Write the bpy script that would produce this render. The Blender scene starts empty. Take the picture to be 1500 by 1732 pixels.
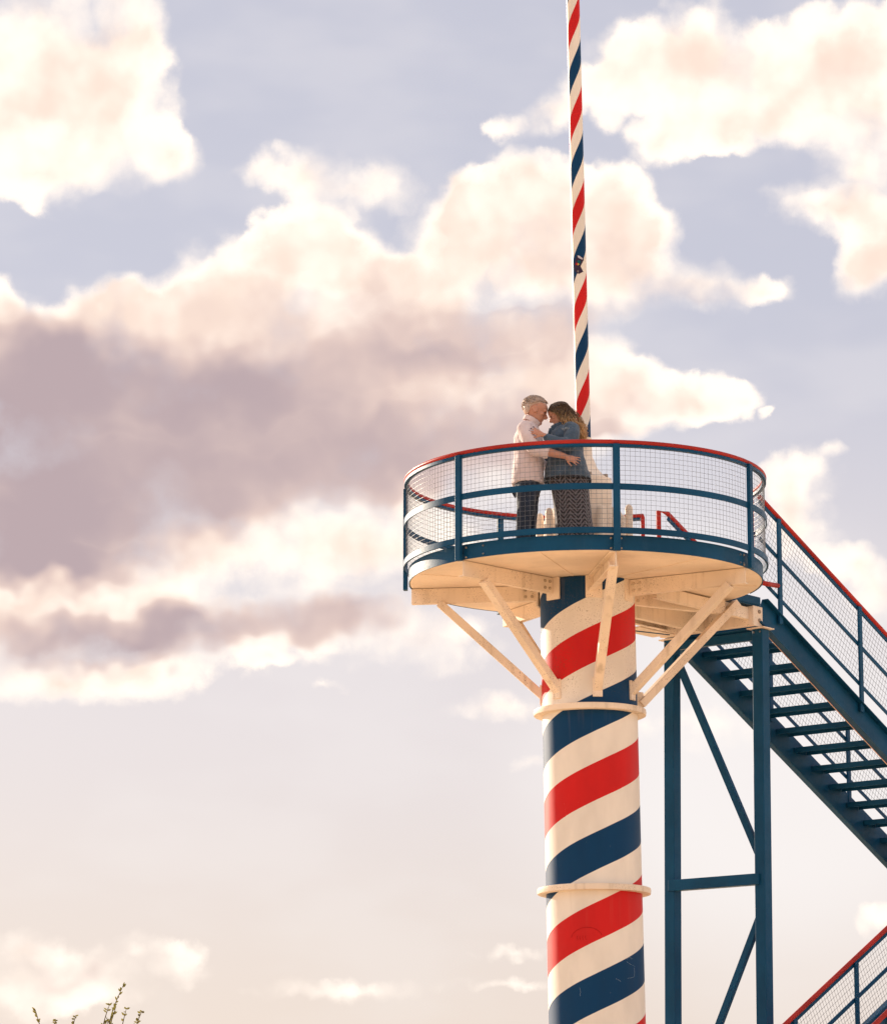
import bpy, bmesh, math, random
from mathutils import Vector, Matrix, noise
R = math.radians
random.seed(7)
SC = bpy.context.scene
COL = SC.collection

# ------------------------------------------------------------------ camera
F = 6000.0                      # focal length in photograph pixels (1500 wide)
PITCH = R(11.88)
CAMZ = 1.6
cam_d = bpy.data.cameras.new('camera'); cam = bpy.data.objects.new('camera', cam_d); COL.objects.link(cam)
cam.location = (0, 0, CAMZ); cam.rotation_euler = (R(90) + PITCH, 0, 0)
cam_d.sensor_fit = 'HORIZONTAL'; cam_d.sensor_width = 36.0; cam_d.lens = 36.0 * F / 1500.0
cam_d.clip_start = 0.1; cam_d.clip_end = 6000
SC.camera = cam
SC.view_settings.view_transform = 'Standard'; SC.view_settings.look = 'None'
SC.view_settings.gamma = 1.0; SC.view_settings.use_curve_mapping = False
SC.view_settings.exposure = 0.50
SC.render.engine = 'CYCLES'
SC.cycles.use_denoising = True
SC.cycles.max_bounces = 4; SC.cycles.use_adaptive_sampling = True; SC.cycles.adaptive_threshold = .02; SC.cycles.adaptive_min_samples = 12

def ZZ(py, Y):                  # height of a point at distance Y that shows at picture row py
    return CAMZ + Y * math.tan(PITCH + math.atan((866 - py) / F))
def XX(px, Y, z):               # sideways place of a point at distance Y, height z, picture column px
    dep = Y * math.cos(PITCH) + (z - CAMZ) * math.sin(PITCH)
    return (px - 750) * dep / F
def AT(px, py, Y):
    z = ZZ(py, Y); return Vector((XX(px, Y, z), Y, z))
def sky_angle(px, py):          # azimuth and elevation of a picture point
    x = (px - 750) / F; u = (866 - py) / F
    y = math.cos(PITCH) - u * math.sin(PITCH); z = math.sin(PITCH) + u * math.cos(PITCH)
    return math.atan2(x, y), math.atan2(z, math.hypot(x, y))

# ------------------------------------------------------------------ sun and sky
SUN_AZ, SUN_EL = R(-39), R(17)
sv = Vector((math.sin(SUN_AZ) * math.cos(SUN_EL), math.cos(SUN_AZ) * math.cos(SUN_EL), math.sin(SUN_EL)))
sun_d = bpy.data.lights.new('sun', 'SUN'); sun = bpy.data.objects.new('sun', sun_d); COL.objects.link(sun)
sun_d.energy = 5.0; sun_d.angle = R(0.53); sun_d.color = (1.0, 0.84, 0.66)
sun.rotation_euler = sv.to_track_quat('Z', 'Y').to_euler(); sun.location = (-30, 40, 30)

world = bpy.data.worlds.new('World'); SC.world = world; world.use_nodes = True
WN = world.node_tree; WN.nodes.clear()
def N(tree, kind, **kw):
    n = tree.nodes.new(kind)
    for k, v in kw.items():
        if k == 'ins':
            for i, val in v.items():
                if isinstance(val, bpy.types.NodeSocket): tree.links.new(val, n.inputs[i])
                else: n.inputs[i].default_value = val
        else: setattr(n, k, v)
    return n
def M(tree, op, a, b=0.0, c=0.0, clamp=False):
    return N(tree, 'ShaderNodeMath', operation=op, use_clamp=clamp, ins={0: a, 1: b, 2: c}).outputs[0]
def VM(tree, op, a, b=(0, 0, 0)):
    return N(tree, 'ShaderNodeVectorMath', operation=op, ins={0: a, 1: b}).outputs[0]
def SS(tree, x, lo, hi, a=0.0, b=1.0):
    n = N(tree, 'ShaderNodeMapRange', interpolation_type='SMOOTHSTEP', ins={0: x, 1: lo, 2: hi, 3: a, 4: b}); return n.outputs[0]
def MIX(tree, fac, a, b):
    n = N(tree, 'ShaderNodeMix', data_type='RGBA', ins={0: fac, 6: a, 7: b}); return n.outputs[2]

# cloud masses: centre and half-size in units of the sky's angles (picture columns / rows turned into azimuth and elevation)
K = 5000.0
def cl(px, py, rx, ry, rot=0, amp=1.0):
    a, e = sky_angle(px, py); s = K / F
    return (a * K, e * K, rx * s, ry * s, rot, amp)
CLOUDS = [  # white cumulus
 (60,40,250,180),(50,190,250,170),(200,190,135,160),(285,265,80,70),(70,300,140,70,0,.8),(235,50,75,110),
 (500,292,110,58,0,.75),(570,315,120,55,0,.62),(665,305,95,56,0,.75),(610,345,110,40,0,.35),
 (690,500,120,75),(640,470,90,60),(175,520,105,72),(255,525,100,70),(210,490,60,45),(430,480,165,110),(510,415,120,95),(470,400,70,60),(555,385,60,55),(585,440,85,90),(360,505,110,75),(0,520,55,60),
 (160,650,330,170),(450,630,380,180),(700,670,330,170),(300,780,480,200),(650,790,400,160),(80,860,380,170),(880,660,190,110),(880,740,200,110),
 (800,560,210,75,0,.8),(940,570,150,65,0,.8),(150,600,300,120,0,.8),(450,560,260,90,0,.7),(20,580,120,80,0,.8),(60,960,200,70,0,.8),
 (800,340,80,75),(905,305,110,65),(960,400,160,120),(765,430,115,130),(870,345,135,105),(800,370,100,100),(1010,410,150,140),(930,470,240,100),(1045,325,75,70,0,.8),(1090,400,75,85),(1170,480,150,62),(1285,490,70,34,0,.9),
 (1050,130,110,105),(1160,95,160,125),(1300,150,220,130),(1460,70,180,90),(1450,160,190,110),(1120,240,70,52),(935,180,130,45,35,.75),(850,215,60,28,10,.6),(1250,215,150,50),
 (1470,290,110,110),(1490,420,90,100),(1415,360,100,50),(1350,330,85,45,0,.65),(1450,455,60,70),
 (1010,610,90,65,0,.7),(1080,670,170,75),(1180,670,90,55),(1255,680,52,42,0,.75),(980,690,180,100),(1310,695,24,18,0,.8),
 (1345,820,90,80),(1350,890,85,80,0,.9),(1430,955,75,48),(1475,1010,75,70),
 (330,940,115,65),(520,935,220,70),(700,930,190,80),(60,1035,160,70),(200,1010,150,70),
 (340,1065,400,100),(330,1060,160,70,0,.7),(600,1040,200,70),(40,1100,220,95),(110,1160,190,50,0,.95),(250,1145,140,45,0,.75),(740,1090,140,65,0,.7),(450,1120,60,22,0,.5),(545,1160,50,18,0,.5),
 (840,1200,120,34,0,.6),(910,1286,70,20,0,.5),(1200,1230,160,60,0,.45),
 (30,1608,75,48,0,.7),(95,1660,125,70,0,.7),(225,1620,95,55,0,.65),(315,1630,60,45,0,.6),(30,1690,110,50,0,.6),(190,1672,120,42,0,.5),
 (610,1672,230,30,0,.6),(880,1662,130,16,0,.35),(860,1615,110,14,0,.32),(1490,1560,60,45,0,.5),(1400,760,30,20,0,.6),
]
DARK = [    # thick grey bellies of the clouds
 (90,600,210,100,0,.6),(60,720,320,170,0,.9),(330,750,420,170,0,.9),(640,720,400,150,0,.75),(300,860,420,110,0,.95),(720,800,330,110,0,.8),(90,930,300,100,0,.9),(880,720,230,90,0,.7),(420,660,240,90,0,.35),
 (340,1060,380,80,0,.9),(600,1035,260,68,0,.95),(50,1090,240,85,0,.9),(200,1085,210,70,0,.75),(330,1075,150,60,0,.5),
 (880,430,170,90,0,.34),(1010,430,150,90,0,.45),(1120,480,170,60,0,.42),(1330,160,190,80,0,.28),(1440,120,150,70,0,.35),(1180,120,110,60,0,.12),(1390,350,110,45,0,.5),
 (0,880,280,150,0,1.1),(-20,680,240,180,0,.9),(120,965,200,50,0,.9),(330,640,300,90,0,.45),(900,530,280,50,0,.7),(740,600,240,70,0,.5),(1180,510,180,40,0,.5),(1040,740,200,40,0,.6),(1000,560,120,60,0,.4),(1340,230,170,40,0,.25),
 (820,590,220,70,0,.45),(950,590,140,60,0,.35),(400,590,420,140,0,.45),(150,590,220,90,0,.45),(660,570,270,120,0,.45),(300,700,500,260,0,.3),(1060,650,200,90,0,.25),(1350,860,90,90,0,.25),(1460,980,90,60,0,.25),(430,500,150,70,0,.22),
 (60,1650,160,90,0,.42),(250,1630,140,60,0,.42),(610,1672,220,40,0,.35),(870,1640,150,50,0,.4),(840,1205,130,40,0,.35),(910,1286,80,24,0,.4),(560,310,190,80,0,.22),
 (110,120,120,90,0,.40),(1060,700,190,60,0,.5),(130,1640,90,45,0,.45),(530,490,150,80,0,.3),(640,480,110,90,0,.35),
]
def noise2(tree, vec, scale, detail, rough=.55):
    return N(tree, 'ShaderNodeTexNoise', noise_dimensions='2D', ins={'Vector': vec, 'Scale': scale, 'Detail': detail, 'Roughness': rough})
def blob_field(tree, vec, blobs):
    tot = None
    for b in blobs:
        cx, cy, rx, ry, rot, amp = cl(*b)
        m = N(tree, 'ShaderNodeMapping', vector_type='TEXTURE', ins={0: vec, 1: (cx, cy, 0), 2: (0, 0, R(rot)), 3: (rx, ry, 1)})
        g = N(tree, 'ShaderNodeTexGradient', gradient_type='SPHERICAL', ins={0: m.outputs[0]})
        v = g.outputs['Fac']
        tot = M(tree, 'MULTIPLY_ADD', v, amp, tot if tot is not None else 0.0)
    return tot
def group(name, ins, outs):
    g = bpy.data.node_groups.new(name, 'ShaderNodeTree')
    for n_, t in ins: g.interface.new_socket(n_, in_out='INPUT', socket_type=t)
    for n_, t in outs: g.interface.new_socket(n_, in_out='OUTPUT', socket_type=t)
    return g, g.nodes.new('NodeGroupInput'), g.nodes.new('NodeGroupOutput')
tc = N(WN, 'ShaderNodeTexCoord'); sx = N(WN, 'ShaderNodeSeparateXYZ', ins={0: tc.outputs['Generated']})
azn = M(WN, 'ARCTAN2', sx.outputs[0], sx.outputs[1]); eln = M(WN, 'ARCSINE', sx.outputs[2])
Q = N(WN, 'ShaderNodeCombineXYZ', ins={0: M(WN, 'MULTIPLY', azn, K), 1: M(WN, 'MULTIPLY', eln, K), 2: 0.0}).outputs[0]
w1 = noise2(WN, Q, .011, 2.0)
w2 = noise2(WN, Q, .042, 4.0, .6)
qa = VM(WN, 'ADD', Q, VM(WN, 'MULTIPLY', VM(WN, 'SUBTRACT', w1.outputs['Color'], (.5, .5, .5)), (60, 46, 0)))
qa = VM(WN, 'ADD', qa, VM(WN, 'MULTIPLY', VM(WN, 'SUBTRACT', w2.outputs['Color'], (.5, .5, .5)), (16, 15, 0)))
fld = M(WN, 'MINIMUM', blob_field(WN, qa, CLOUDS), 1.3)
# the same kind of cloud goes on all round the sky outside the picture
sp = N(WN, 'ShaderNodeSeparateXYZ', ins={0: Q})
inside = M(WN, 'MULTIPLY', SS(WN, M(WN, 'ABSOLUTE', sp.outputs[0]), 700, 950, 1, 0),
           SS(WN, M(WN, 'ABSOLUTE', M(WN, 'SUBTRACT', sp.outputs[1], R(11.5) * K)), 830, 1080, 1, 0))
gen = noise2(WN, VM(WN, 'MULTIPLY', Q, (1, 1.6, 1)), .0021, 4.0)
gen_v = SS(WN, gen.outputs['Fac'], .44, .62, 0, 1.1)
fld = M(WN, 'ADD', M(WN, 'MULTIPLY', fld, inside), M(WN, 'MULTIPLY', gen_v, M(WN, 'SUBTRACT', 1.0, inside)))
def billow(vec, sc):           # rounded heaps: convex bumps with creases between them
    return M(WN, 'SUBTRACT', .42, N(WN, 'ShaderNodeTexVoronoi', voronoi_dimensions='2D', feature='F1', ins={'Vector': vec, 'Scale': sc, 'Randomness': 1.0}).outputs['Distance'])
qb = VM(WN, 'ADD', Q, VM(WN, 'MULTIPLY', VM(WN, 'SUBTRACT', w2.outputs['Color'], (.5, .5, .5)), (22, 22, 0)))
b1 = billow(qb, .0125); b2 = billow(qb, .034)
det = noise2(WN, Q, .03, 6.0, .58)
low_a = noise2(WN, Q, .0072, 3.0, .45)
low_b = noise2(WN, VM(WN, 'ADD', Q, (-18, 20, 0)), .0072, 3.0, .45)
heap = M(WN, 'MULTIPLY', M(WN, 'MULTIPLY_ADD', b1, .42, M(WN, 'MULTIPLY', b2, .15)), SS(WN, fld, .0, .22))
wob = VM(WN, 'ADD', Q, VM(WN, 'MULTIPLY', VM(WN, 'SUBTRACT', w1.outputs['Color'], (.5, .5, .5)), (130, 100, 0)))
dark_in = blob_field(WN, wob, DARK)
D0 = M(WN, 'ADD', M(WN, 'MULTIPLY_ADD', M(WN, 'SUBTRACT', det.outputs['Fac'], .5), SS(WN, fld, .0, .15, 0, .24), fld), heap)
edge_soft = noise2(WN, Q, .0055, 1.0)
hi = M(WN, 'MULTIPLY_ADD', SS(WN, dark_in, .05, .6), .28, SS(WN, edge_soft.outputs['Fac'], .36, .62, .50, 1.25))
alpha = SS(WN, D0, .05, hi)
# billows: side towards the sun lighter, far side greyer; thick middles greyer than thin rims
relief = M(WN, 'MULTIPLY', M(WN, 'SUBTRACT', low_b.outputs['Fac'], low_a.outputs['Fac']), 1.9)
body = M(WN, 'MULTIPLY_ADD', M(WN, 'SUBTRACT', fld, .50), .72, relief)
body = M(WN, 'MULTIPLY_ADD', heap, -.55, body)
body = M(WN, 'MULTIPLY_ADD', M(WN, 'SUBTRACT', low_a.outputs['Fac'], .5), .7, body)
shade_self = SS(WN, body, -.02, .92, 0, .80)
dk_ = M(WN, 'MULTIPLY_ADD', M(WN, 'SUBTRACT', low_a.outputs['Fac'], .5), .30, M(WN, 'MULTIPLY_ADD', relief, .12, M(WN, 'MULTIPLY_ADD', heap, -.25, dark_in)))
dark = M(WN, 'MULTIPLY', SS(WN, dk_, -.05, 2.35), SS(WN, fld, -.05, .45))
# clear sky: the physical sky behind a thin veil of high haze, warmer towards the horizon
nish = N(WN, 'ShaderNodeTexSky', sky_type='NISHITA', sun_disc=False, sun_elevation=SUN_EL, sun_rotation=SUN_AZ, altitude=50, air_density=1.0, dust_density=1.5, ozone_density=1.5)
bg_sky = N(WN, 'ShaderNodeBackground', ins={0: nish.outputs[0], 1: 0.08})
veil_c = MIX(WN, SS(WN, eln, R(3), R(9)), (.665, .565, .512, 1), (.645, .585, .59, 1))
veil_c = MIX(WN, SS(WN, eln, R(8), R(16)), veil_c, (.468, .466, .540, 1))
veil_noise = noise2(WN, VM(WN, 'MULTIPLY', Q, (1, 2.2, 1)), .0028, 3.0)
veil_c = MIX(WN, SS(WN, veil_noise.outputs['Fac'], .38, .72, 0, .22), veil_c, (.74, .69, .68, 1))
bright = blob_field(WN, Q, [(1330, 1330, 620, 480), (1150, 900, 380, 330, 0, .35)])
veil_c = MIX(WN, SS(WN, bright, .05, .75, 0, .9), veil_c, (.765, .715, .70, 1))
bg_veil = N(WN, 'ShaderNodeBackground', ins={0: veil_c, 1: 0.92})
sky_sh = N(WN, 'ShaderNodeMixShader', ins={0: 0.90, 1: bg_sky.outputs[0], 2: bg_veil.outputs[0]})
lit_c = MIX(WN, shade_self, (.90, .795, .70, 1), (.665, .512, .432, 1))
cloud_c = MIX(WN, SS(WN, dark, 0, .35, 0, .9), lit_c, (.615, .468, .415, 1))
cloud_c = MIX(WN, SS(WN, dark, .04, .85), cloud_c, (.368, .288, .304, 1))
bg_cloud = N(WN, 'ShaderNodeBackground', ins={0: cloud_c, 1: 1.0})
mixw = N(WN, 'ShaderNodeMixShader', ins={0: alpha, 1: sky_sh.outputs[0], 2: bg_cloud.outputs[0]})
wo = N(WN, 'ShaderNodeOutputWorld', ins={0: mixw.outputs[0]})
world.cycles.sampling_method = 'MANUAL'; world.cycles.sample_map_resolution = 512

# ------------------------------------------------------------------ materials
def new_mat(name):
    m = bpy.data.materials.new(name); m.use_nodes = True
    t = m.node_tree; b = t.nodes['Principled BSDF']; return m, t, b
def coords(t): return N(t, 'ShaderNodeTexCoord').outputs['Object']
def wear(t, b, col, co, rough, var=.10, speck=0.0, speck_scale=60.0, bump=.15, grime=.0, grime_col=(.30, .20, .11, 1)):
    big = N(t, 'ShaderNodeTexNoise', ins={'Vector': co, 'Scale': 1.7, 'Detail': 5.0})
    fine = N(t, 'ShaderNodeTexNoise', ins={'Vector': co, 'Scale': 38.0, 'Detail': 4.0})
    hv = N(t, 'ShaderNodeHueSaturation', ins={2: SS(t, big.outputs['Fac'], .3, .7, 1 - var, 1 + var), 4: col})
    c = hv.outputs[0]
    if grime > 0:
        st = N(t, 'ShaderNodeTexNoise', ins={'Vector': VM(t, 'MULTIPLY', co, (7, 7, .9)), 'Scale': 1.5, 'Detail': 6.0})
        c = MIX(t, SS(t, st.outputs['Fac'], .52, .80, 0, grime), c, grime_col)
    if speck > 0:
        f1 = N(t, 'ShaderNodeTexNoise', ins={'Vector': co, 'Scale': speck_scale * 2.2, 'Detail': 2.0, 'Roughness': .6})
        f2 = N(t, 'ShaderNodeTexNoise', ins={'Vector': co, 'Scale': speck_scale * .8, 'Detail': 5.0, 'Roughness': .75})
        dots = M(t, 'MAXIMUM', SS(t, f1.outputs['Fac'], .60, .70), SS(t, f2.outputs['Fac'], .64, .74))
        msk = SS(t, N(t, 'ShaderNodeTexNoise', ins={'Vector': co, 'Scale': 2.6, 'Detail': 3.0}).outputs['Fac'], .38, .64)
        c = MIX(t, M(t, 'MULTIPLY', M(t, 'MULTIPLY', dots, msk), speck), c, (.10, .055, .025, 1))
    t.links.new(c, b.inputs['Base Color'])
    t.links.new(SS(t, fine.outputs['Fac'], .3, .7, rough * .8, rough * 1.25), b.inputs['Roughness'])
    bp = N(t, 'ShaderNodeBump', ins={'Strength': bump, 'Distance': .004, 'Height': fine.outputs['Fac']})
    t.links.new(bp.outputs[0], b.inputs['Normal'])
    return c
def paint(name, col, rough=.4, spec=.09, **kw):
    m, t, b = new_mat(name); wear(t, b, (*col, 1), coords(t), rough, **kw); b.inputs['Specular IOR Level'].default_value = spec; return m
CREAM = (.83, .70, .575); WHITE = (.80, .74, .67); BLUE = (.001, .040, .118); RED = (.58, .014, .014)
m_cream = paint('cream_paint', CREAM, .5, speck=.95, speck_scale=42, grime=.42)
m_deck = paint('cream_underside_paint', CREAM, .5, speck=.25, speck_scale=50, grime=.10)
m_rusty = paint('cream_paint_speckled', CREAM, .55, speck=1.0, speck_scale=26, grime=.5)
m_blue = paint('blue_paint', (.005, .063, .145), .42, spec=.13, var=.16, grime=.12, grime_col=(.05, .10, .17, 1))
m_red = paint('red_paint', (.40, .032, .026), .42, var=.18)
m_steel = paint('galvanised_wire', (.135, .145, .17), .40, spec=.5, var=.05)
m_steel.node_tree.nodes['Principled BSDF'].inputs['Metallic'].default_value = .15
m_bolt = paint('bolt_steel', (.33, .27, .22), .45, var=.25)
m_boltc = paint('cream_bolt', (.55, .45, .35), .5, var=.25)
def stripes(name, P, z0, width, speck=.5, coat=.0, drips=()):
    m, t, b = new_mat(name); co = coords(t)
    s = N(t, 'ShaderNodeSeparateXYZ', ins={0: co})
    wn = N(t, 'ShaderNodeTexNoise', ins={'Vector': co, 'Scale': 3.0, 'Detail': 2.0})
    ang = M(t, 'DIVIDE', M(t, 'ARCTAN2', s.outputs[0], M(t, 'MULTIPLY', s.outputs[1], -1.0)), 2 * math.pi)
    ph = M(t, 'SUBTRACT', M(t, 'DIVIDE', M(t, 'SUBTRACT', s.outputs[2], z0), P), ang)
    ph = M(t, 'MULTIPLY_ADD', M(t, 'SUBTRACT', wn.outputs['Fac'], .5), .006, ph)
    fr = M(t, 'FRACT', M(t, 'ADD', ph, 100.5))
    dr = M(t, 'ABSOLUTE', M(t, 'SUBTRACT', fr, .5))
    isr = SS(t, dr, width / 2 - .002, width / 2 + .002, 1, 0); isb = SS(t, dr, .5 - width / 2 - .002, .5 - width / 2 + .002, 0, 1)
    c = MIX(t, isr, (*WHITE, 1), (*RED, 1)); c = MIX(t, isb, c, (*BLUE, 1))
    big = N(t, 'ShaderNodeTexNoise', ins={'Vector': VM(t, 'MULTIPLY', co, (1, 1, .35)), 'Scale': 4.0, 'Detail': 6.0})
    c = N(t, 'ShaderNodeHueSaturation', ins={2: SS(t, big.outputs['Fac'], .3, .7, .93, 1.07), 4: c}).outputs[0]
    # scuffs, and dirt specks gathered near the top of the shaft
    sc = N(t, 'ShaderNodeTexNoise', ins={'Vector': VM(t, 'MULTIPLY', co, (30, 30, 9)), 'Scale': 1.0, 'Detail': 8.0, 'Roughness': .7})
    c = MIX(t, SS(t, sc.outputs['Fac'], .66, .74, 0, .28), c, (.62, .55, .50, 1))
    vo = N(t, 'ShaderNodeTexNoise', ins={'Vector': co, 'Scale': 85.0, 'Detail': 3.0, 'Roughness': .6})
    dots = SS(t, vo.outputs['Fac'], .58, .68)
    msk = M(t, 'MULTIPLY', SS(t, big.outputs['Fac'], .36, .60), SS(t, s.outputs[2], 6.95, 7.5))
    c = MIX(t, M(t, 'MULTIPLY', M(t, 'MULTIPLY', dots, msk), speck), c, (.12, .07, .035, 1))
    dn = N(t, 'ShaderNodeTexNoise', ins={'Vector': VM(t, 'MULTIPLY', co, (14, 14, .8)), 'Scale': 1.0, 'Detail': 4.0})
    for zc in drips:
        dm = M(t, 'MULTIPLY', SS(t, s.outputs[2], zc - .55, zc), SS(t, s.outputs[2], zc, zc + .01, 1, 0))
        c = MIX(t, M(t, 'MULTIPLY', dm, SS(t, dn.outputs['Fac'], .54, .80, 0, .16)), c, (.40, .30, .20, 1))
    t.links.new(c, b.inputs['Base Color'])
    t.links.new(SS(t, big.outputs['Fac'], .3, .7, .42, .54), b.inputs['Roughness'])
    b.inputs['Specular IOR Level'].default_value = .15; b.inputs['Coat Weight'].default_value = coat; b.inputs['Coat Roughness'].default_value = .12
    # the shaft is rolled plate: very slight waviness in its reflections
    wv = N(t, 'ShaderNodeTexNoise', ins={'Vector': VM(t, 'MULTIPLY', co, (1, 1, .12)), 'Scale': 7.0, 'Detail': 2.0})
    bp = N(t, 'ShaderNodeBump', ins={'Strength': .12, 'Distance': .02, 'Height': wv.outputs['Fac']})
    t.links.new(bp.outputs[0], b.inputs['Normal']); return m
def cloth(name, col, scale=260.0, rough=.9, var=.10, fold=.4, sheen=.2, transl=0.0):
    m, t, b = new_mat(name); co = coords(t)
    f = N(t, 'ShaderNodeTexNoise', ins={'Vector': VM(t, 'MULTIPLY', co, (1, 1, .55)), 'Scale': 13.0, 'Detail': 4.0, 'Distortion': .8})
    g = N(t, 'ShaderNodeTexNoise', ins={'Vector': co, 'Scale': scale, 'Detail': 2.0})
    c = N(t, 'ShaderNodeHueSaturation', ins={2: SS(t, M(t, 'MULTIPLY_ADD', g.outputs['Fac'], .4, M(t, 'MULTIPLY', f.outputs['Fac'], .6)), .3, .7, 1 - var, 1 + var), 4: (*col, 1)}).outputs[0]
    t.links.new(c, b.inputs['Base Color']); b.inputs['Roughness'].default_value = rough
    b.inputs['Sheen Weight'].default_value = sheen
    bp = N(t, 'ShaderNodeBump', ins={'Strength': fold, 'Distance': .02, 'Height': f.outputs['Fac']})
    t.links.new(bp.outputs[0], b.inputs['Normal'])
    if transl > 0:
        tr = N(t, 'ShaderNodeBsdfTranslucent', ins={0: c}); mx = N(t, 'ShaderNodeMixShader', ins={0: transl, 1: b.outputs[0], 2: tr.outputs[0]})
        t.links.new(mx.outputs[0], t.nodes['Material Output'].inputs[0])
    return m, t, b
m_shirt = cloth('pale_pink_linen', (.81, .68, .68), fold=.8, transl=.18)[0]
m_jeans = cloth('dark_denim', (.012, .022, .045), var=.3)[0]
m_jacket = cloth('blue_denim', (.050, .085, .130), var=.28, fold=.55)[0]
m_worn = cloth('worn_denim', (.20, .24, .28), var=.4)[0]
m_shoe = cloth('dark_leather', (.03, .022, .018), rough=.5)[0]
m_skin, _t, _b = new_mat('skin'); _b.inputs['Base Color'].default_value = (.52, .25, .17, 1); _b.inputs['Roughness'].default_value = .5
_b.inputs['Subsurface Weight'].default_value = .15; _b.inputs['Subsurface Radius'].default_value = (.012, .005, .003)
m_nail, _t, _b = new_mat('dark_nail_polish'); _b.inputs['Base Color'].default_value = (.06, .015, .03, 1); _b.inputs['Roughness'].default_value = .25
m_eye, _t, _b = new_mat('eye'); _b.inputs['Base Color'].default_value = (.03, .02, .015, 1); _b.inputs['Roughness'].default_value = .2
def hair_mat(name, top, low, z0, z1, vary=.35, thru=.4):
    m, t, b = new_mat(name); co = coords(t); s = N(t, 'ShaderNodeSeparateXYZ', ins={0: co})
    n = N(t, 'ShaderNodeTexNoise', ins={'Vector': VM(t, 'MULTIPLY', co, (60, 60, 22)), 'Scale': 1.0, 'Detail': 5.0})
    isl = N(t, 'ShaderNodeNewGeometry').outputs['Random Per Island']
    k = M(t, 'MULTIPLY_ADD', M(t, 'SUBTRACT', n.outputs['Fac'], .5), .8, M(t, 'MULTIPLY_ADD', M(t, 'SUBTRACT', isl, .5), .6, SS(t, s.outputs[2], z0, z1, 0, 1)), clamp=True)
    c = MIX(t, k, (*low, 1), (*top, 1)); c = N(t, 'ShaderNodeHueSaturation', ins={2: SS(t, isl, 0, 1, 1 - vary, 1 + vary), 4: c}).outputs[0]; t.links.new(c, b.inputs['Base Color']); b.inputs['Roughness'].default_value = .42
    tr = N(t, 'ShaderNodeBsdfTranslucent', ins={0: c}); mx = N(t, 'ShaderNodeMixShader', ins={0: thru, 1: b.outputs[0], 2: tr.outputs[0]})
    t.links.new(mx.outputs[0], t.nodes['Material Output'].inputs[0]); return m

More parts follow.
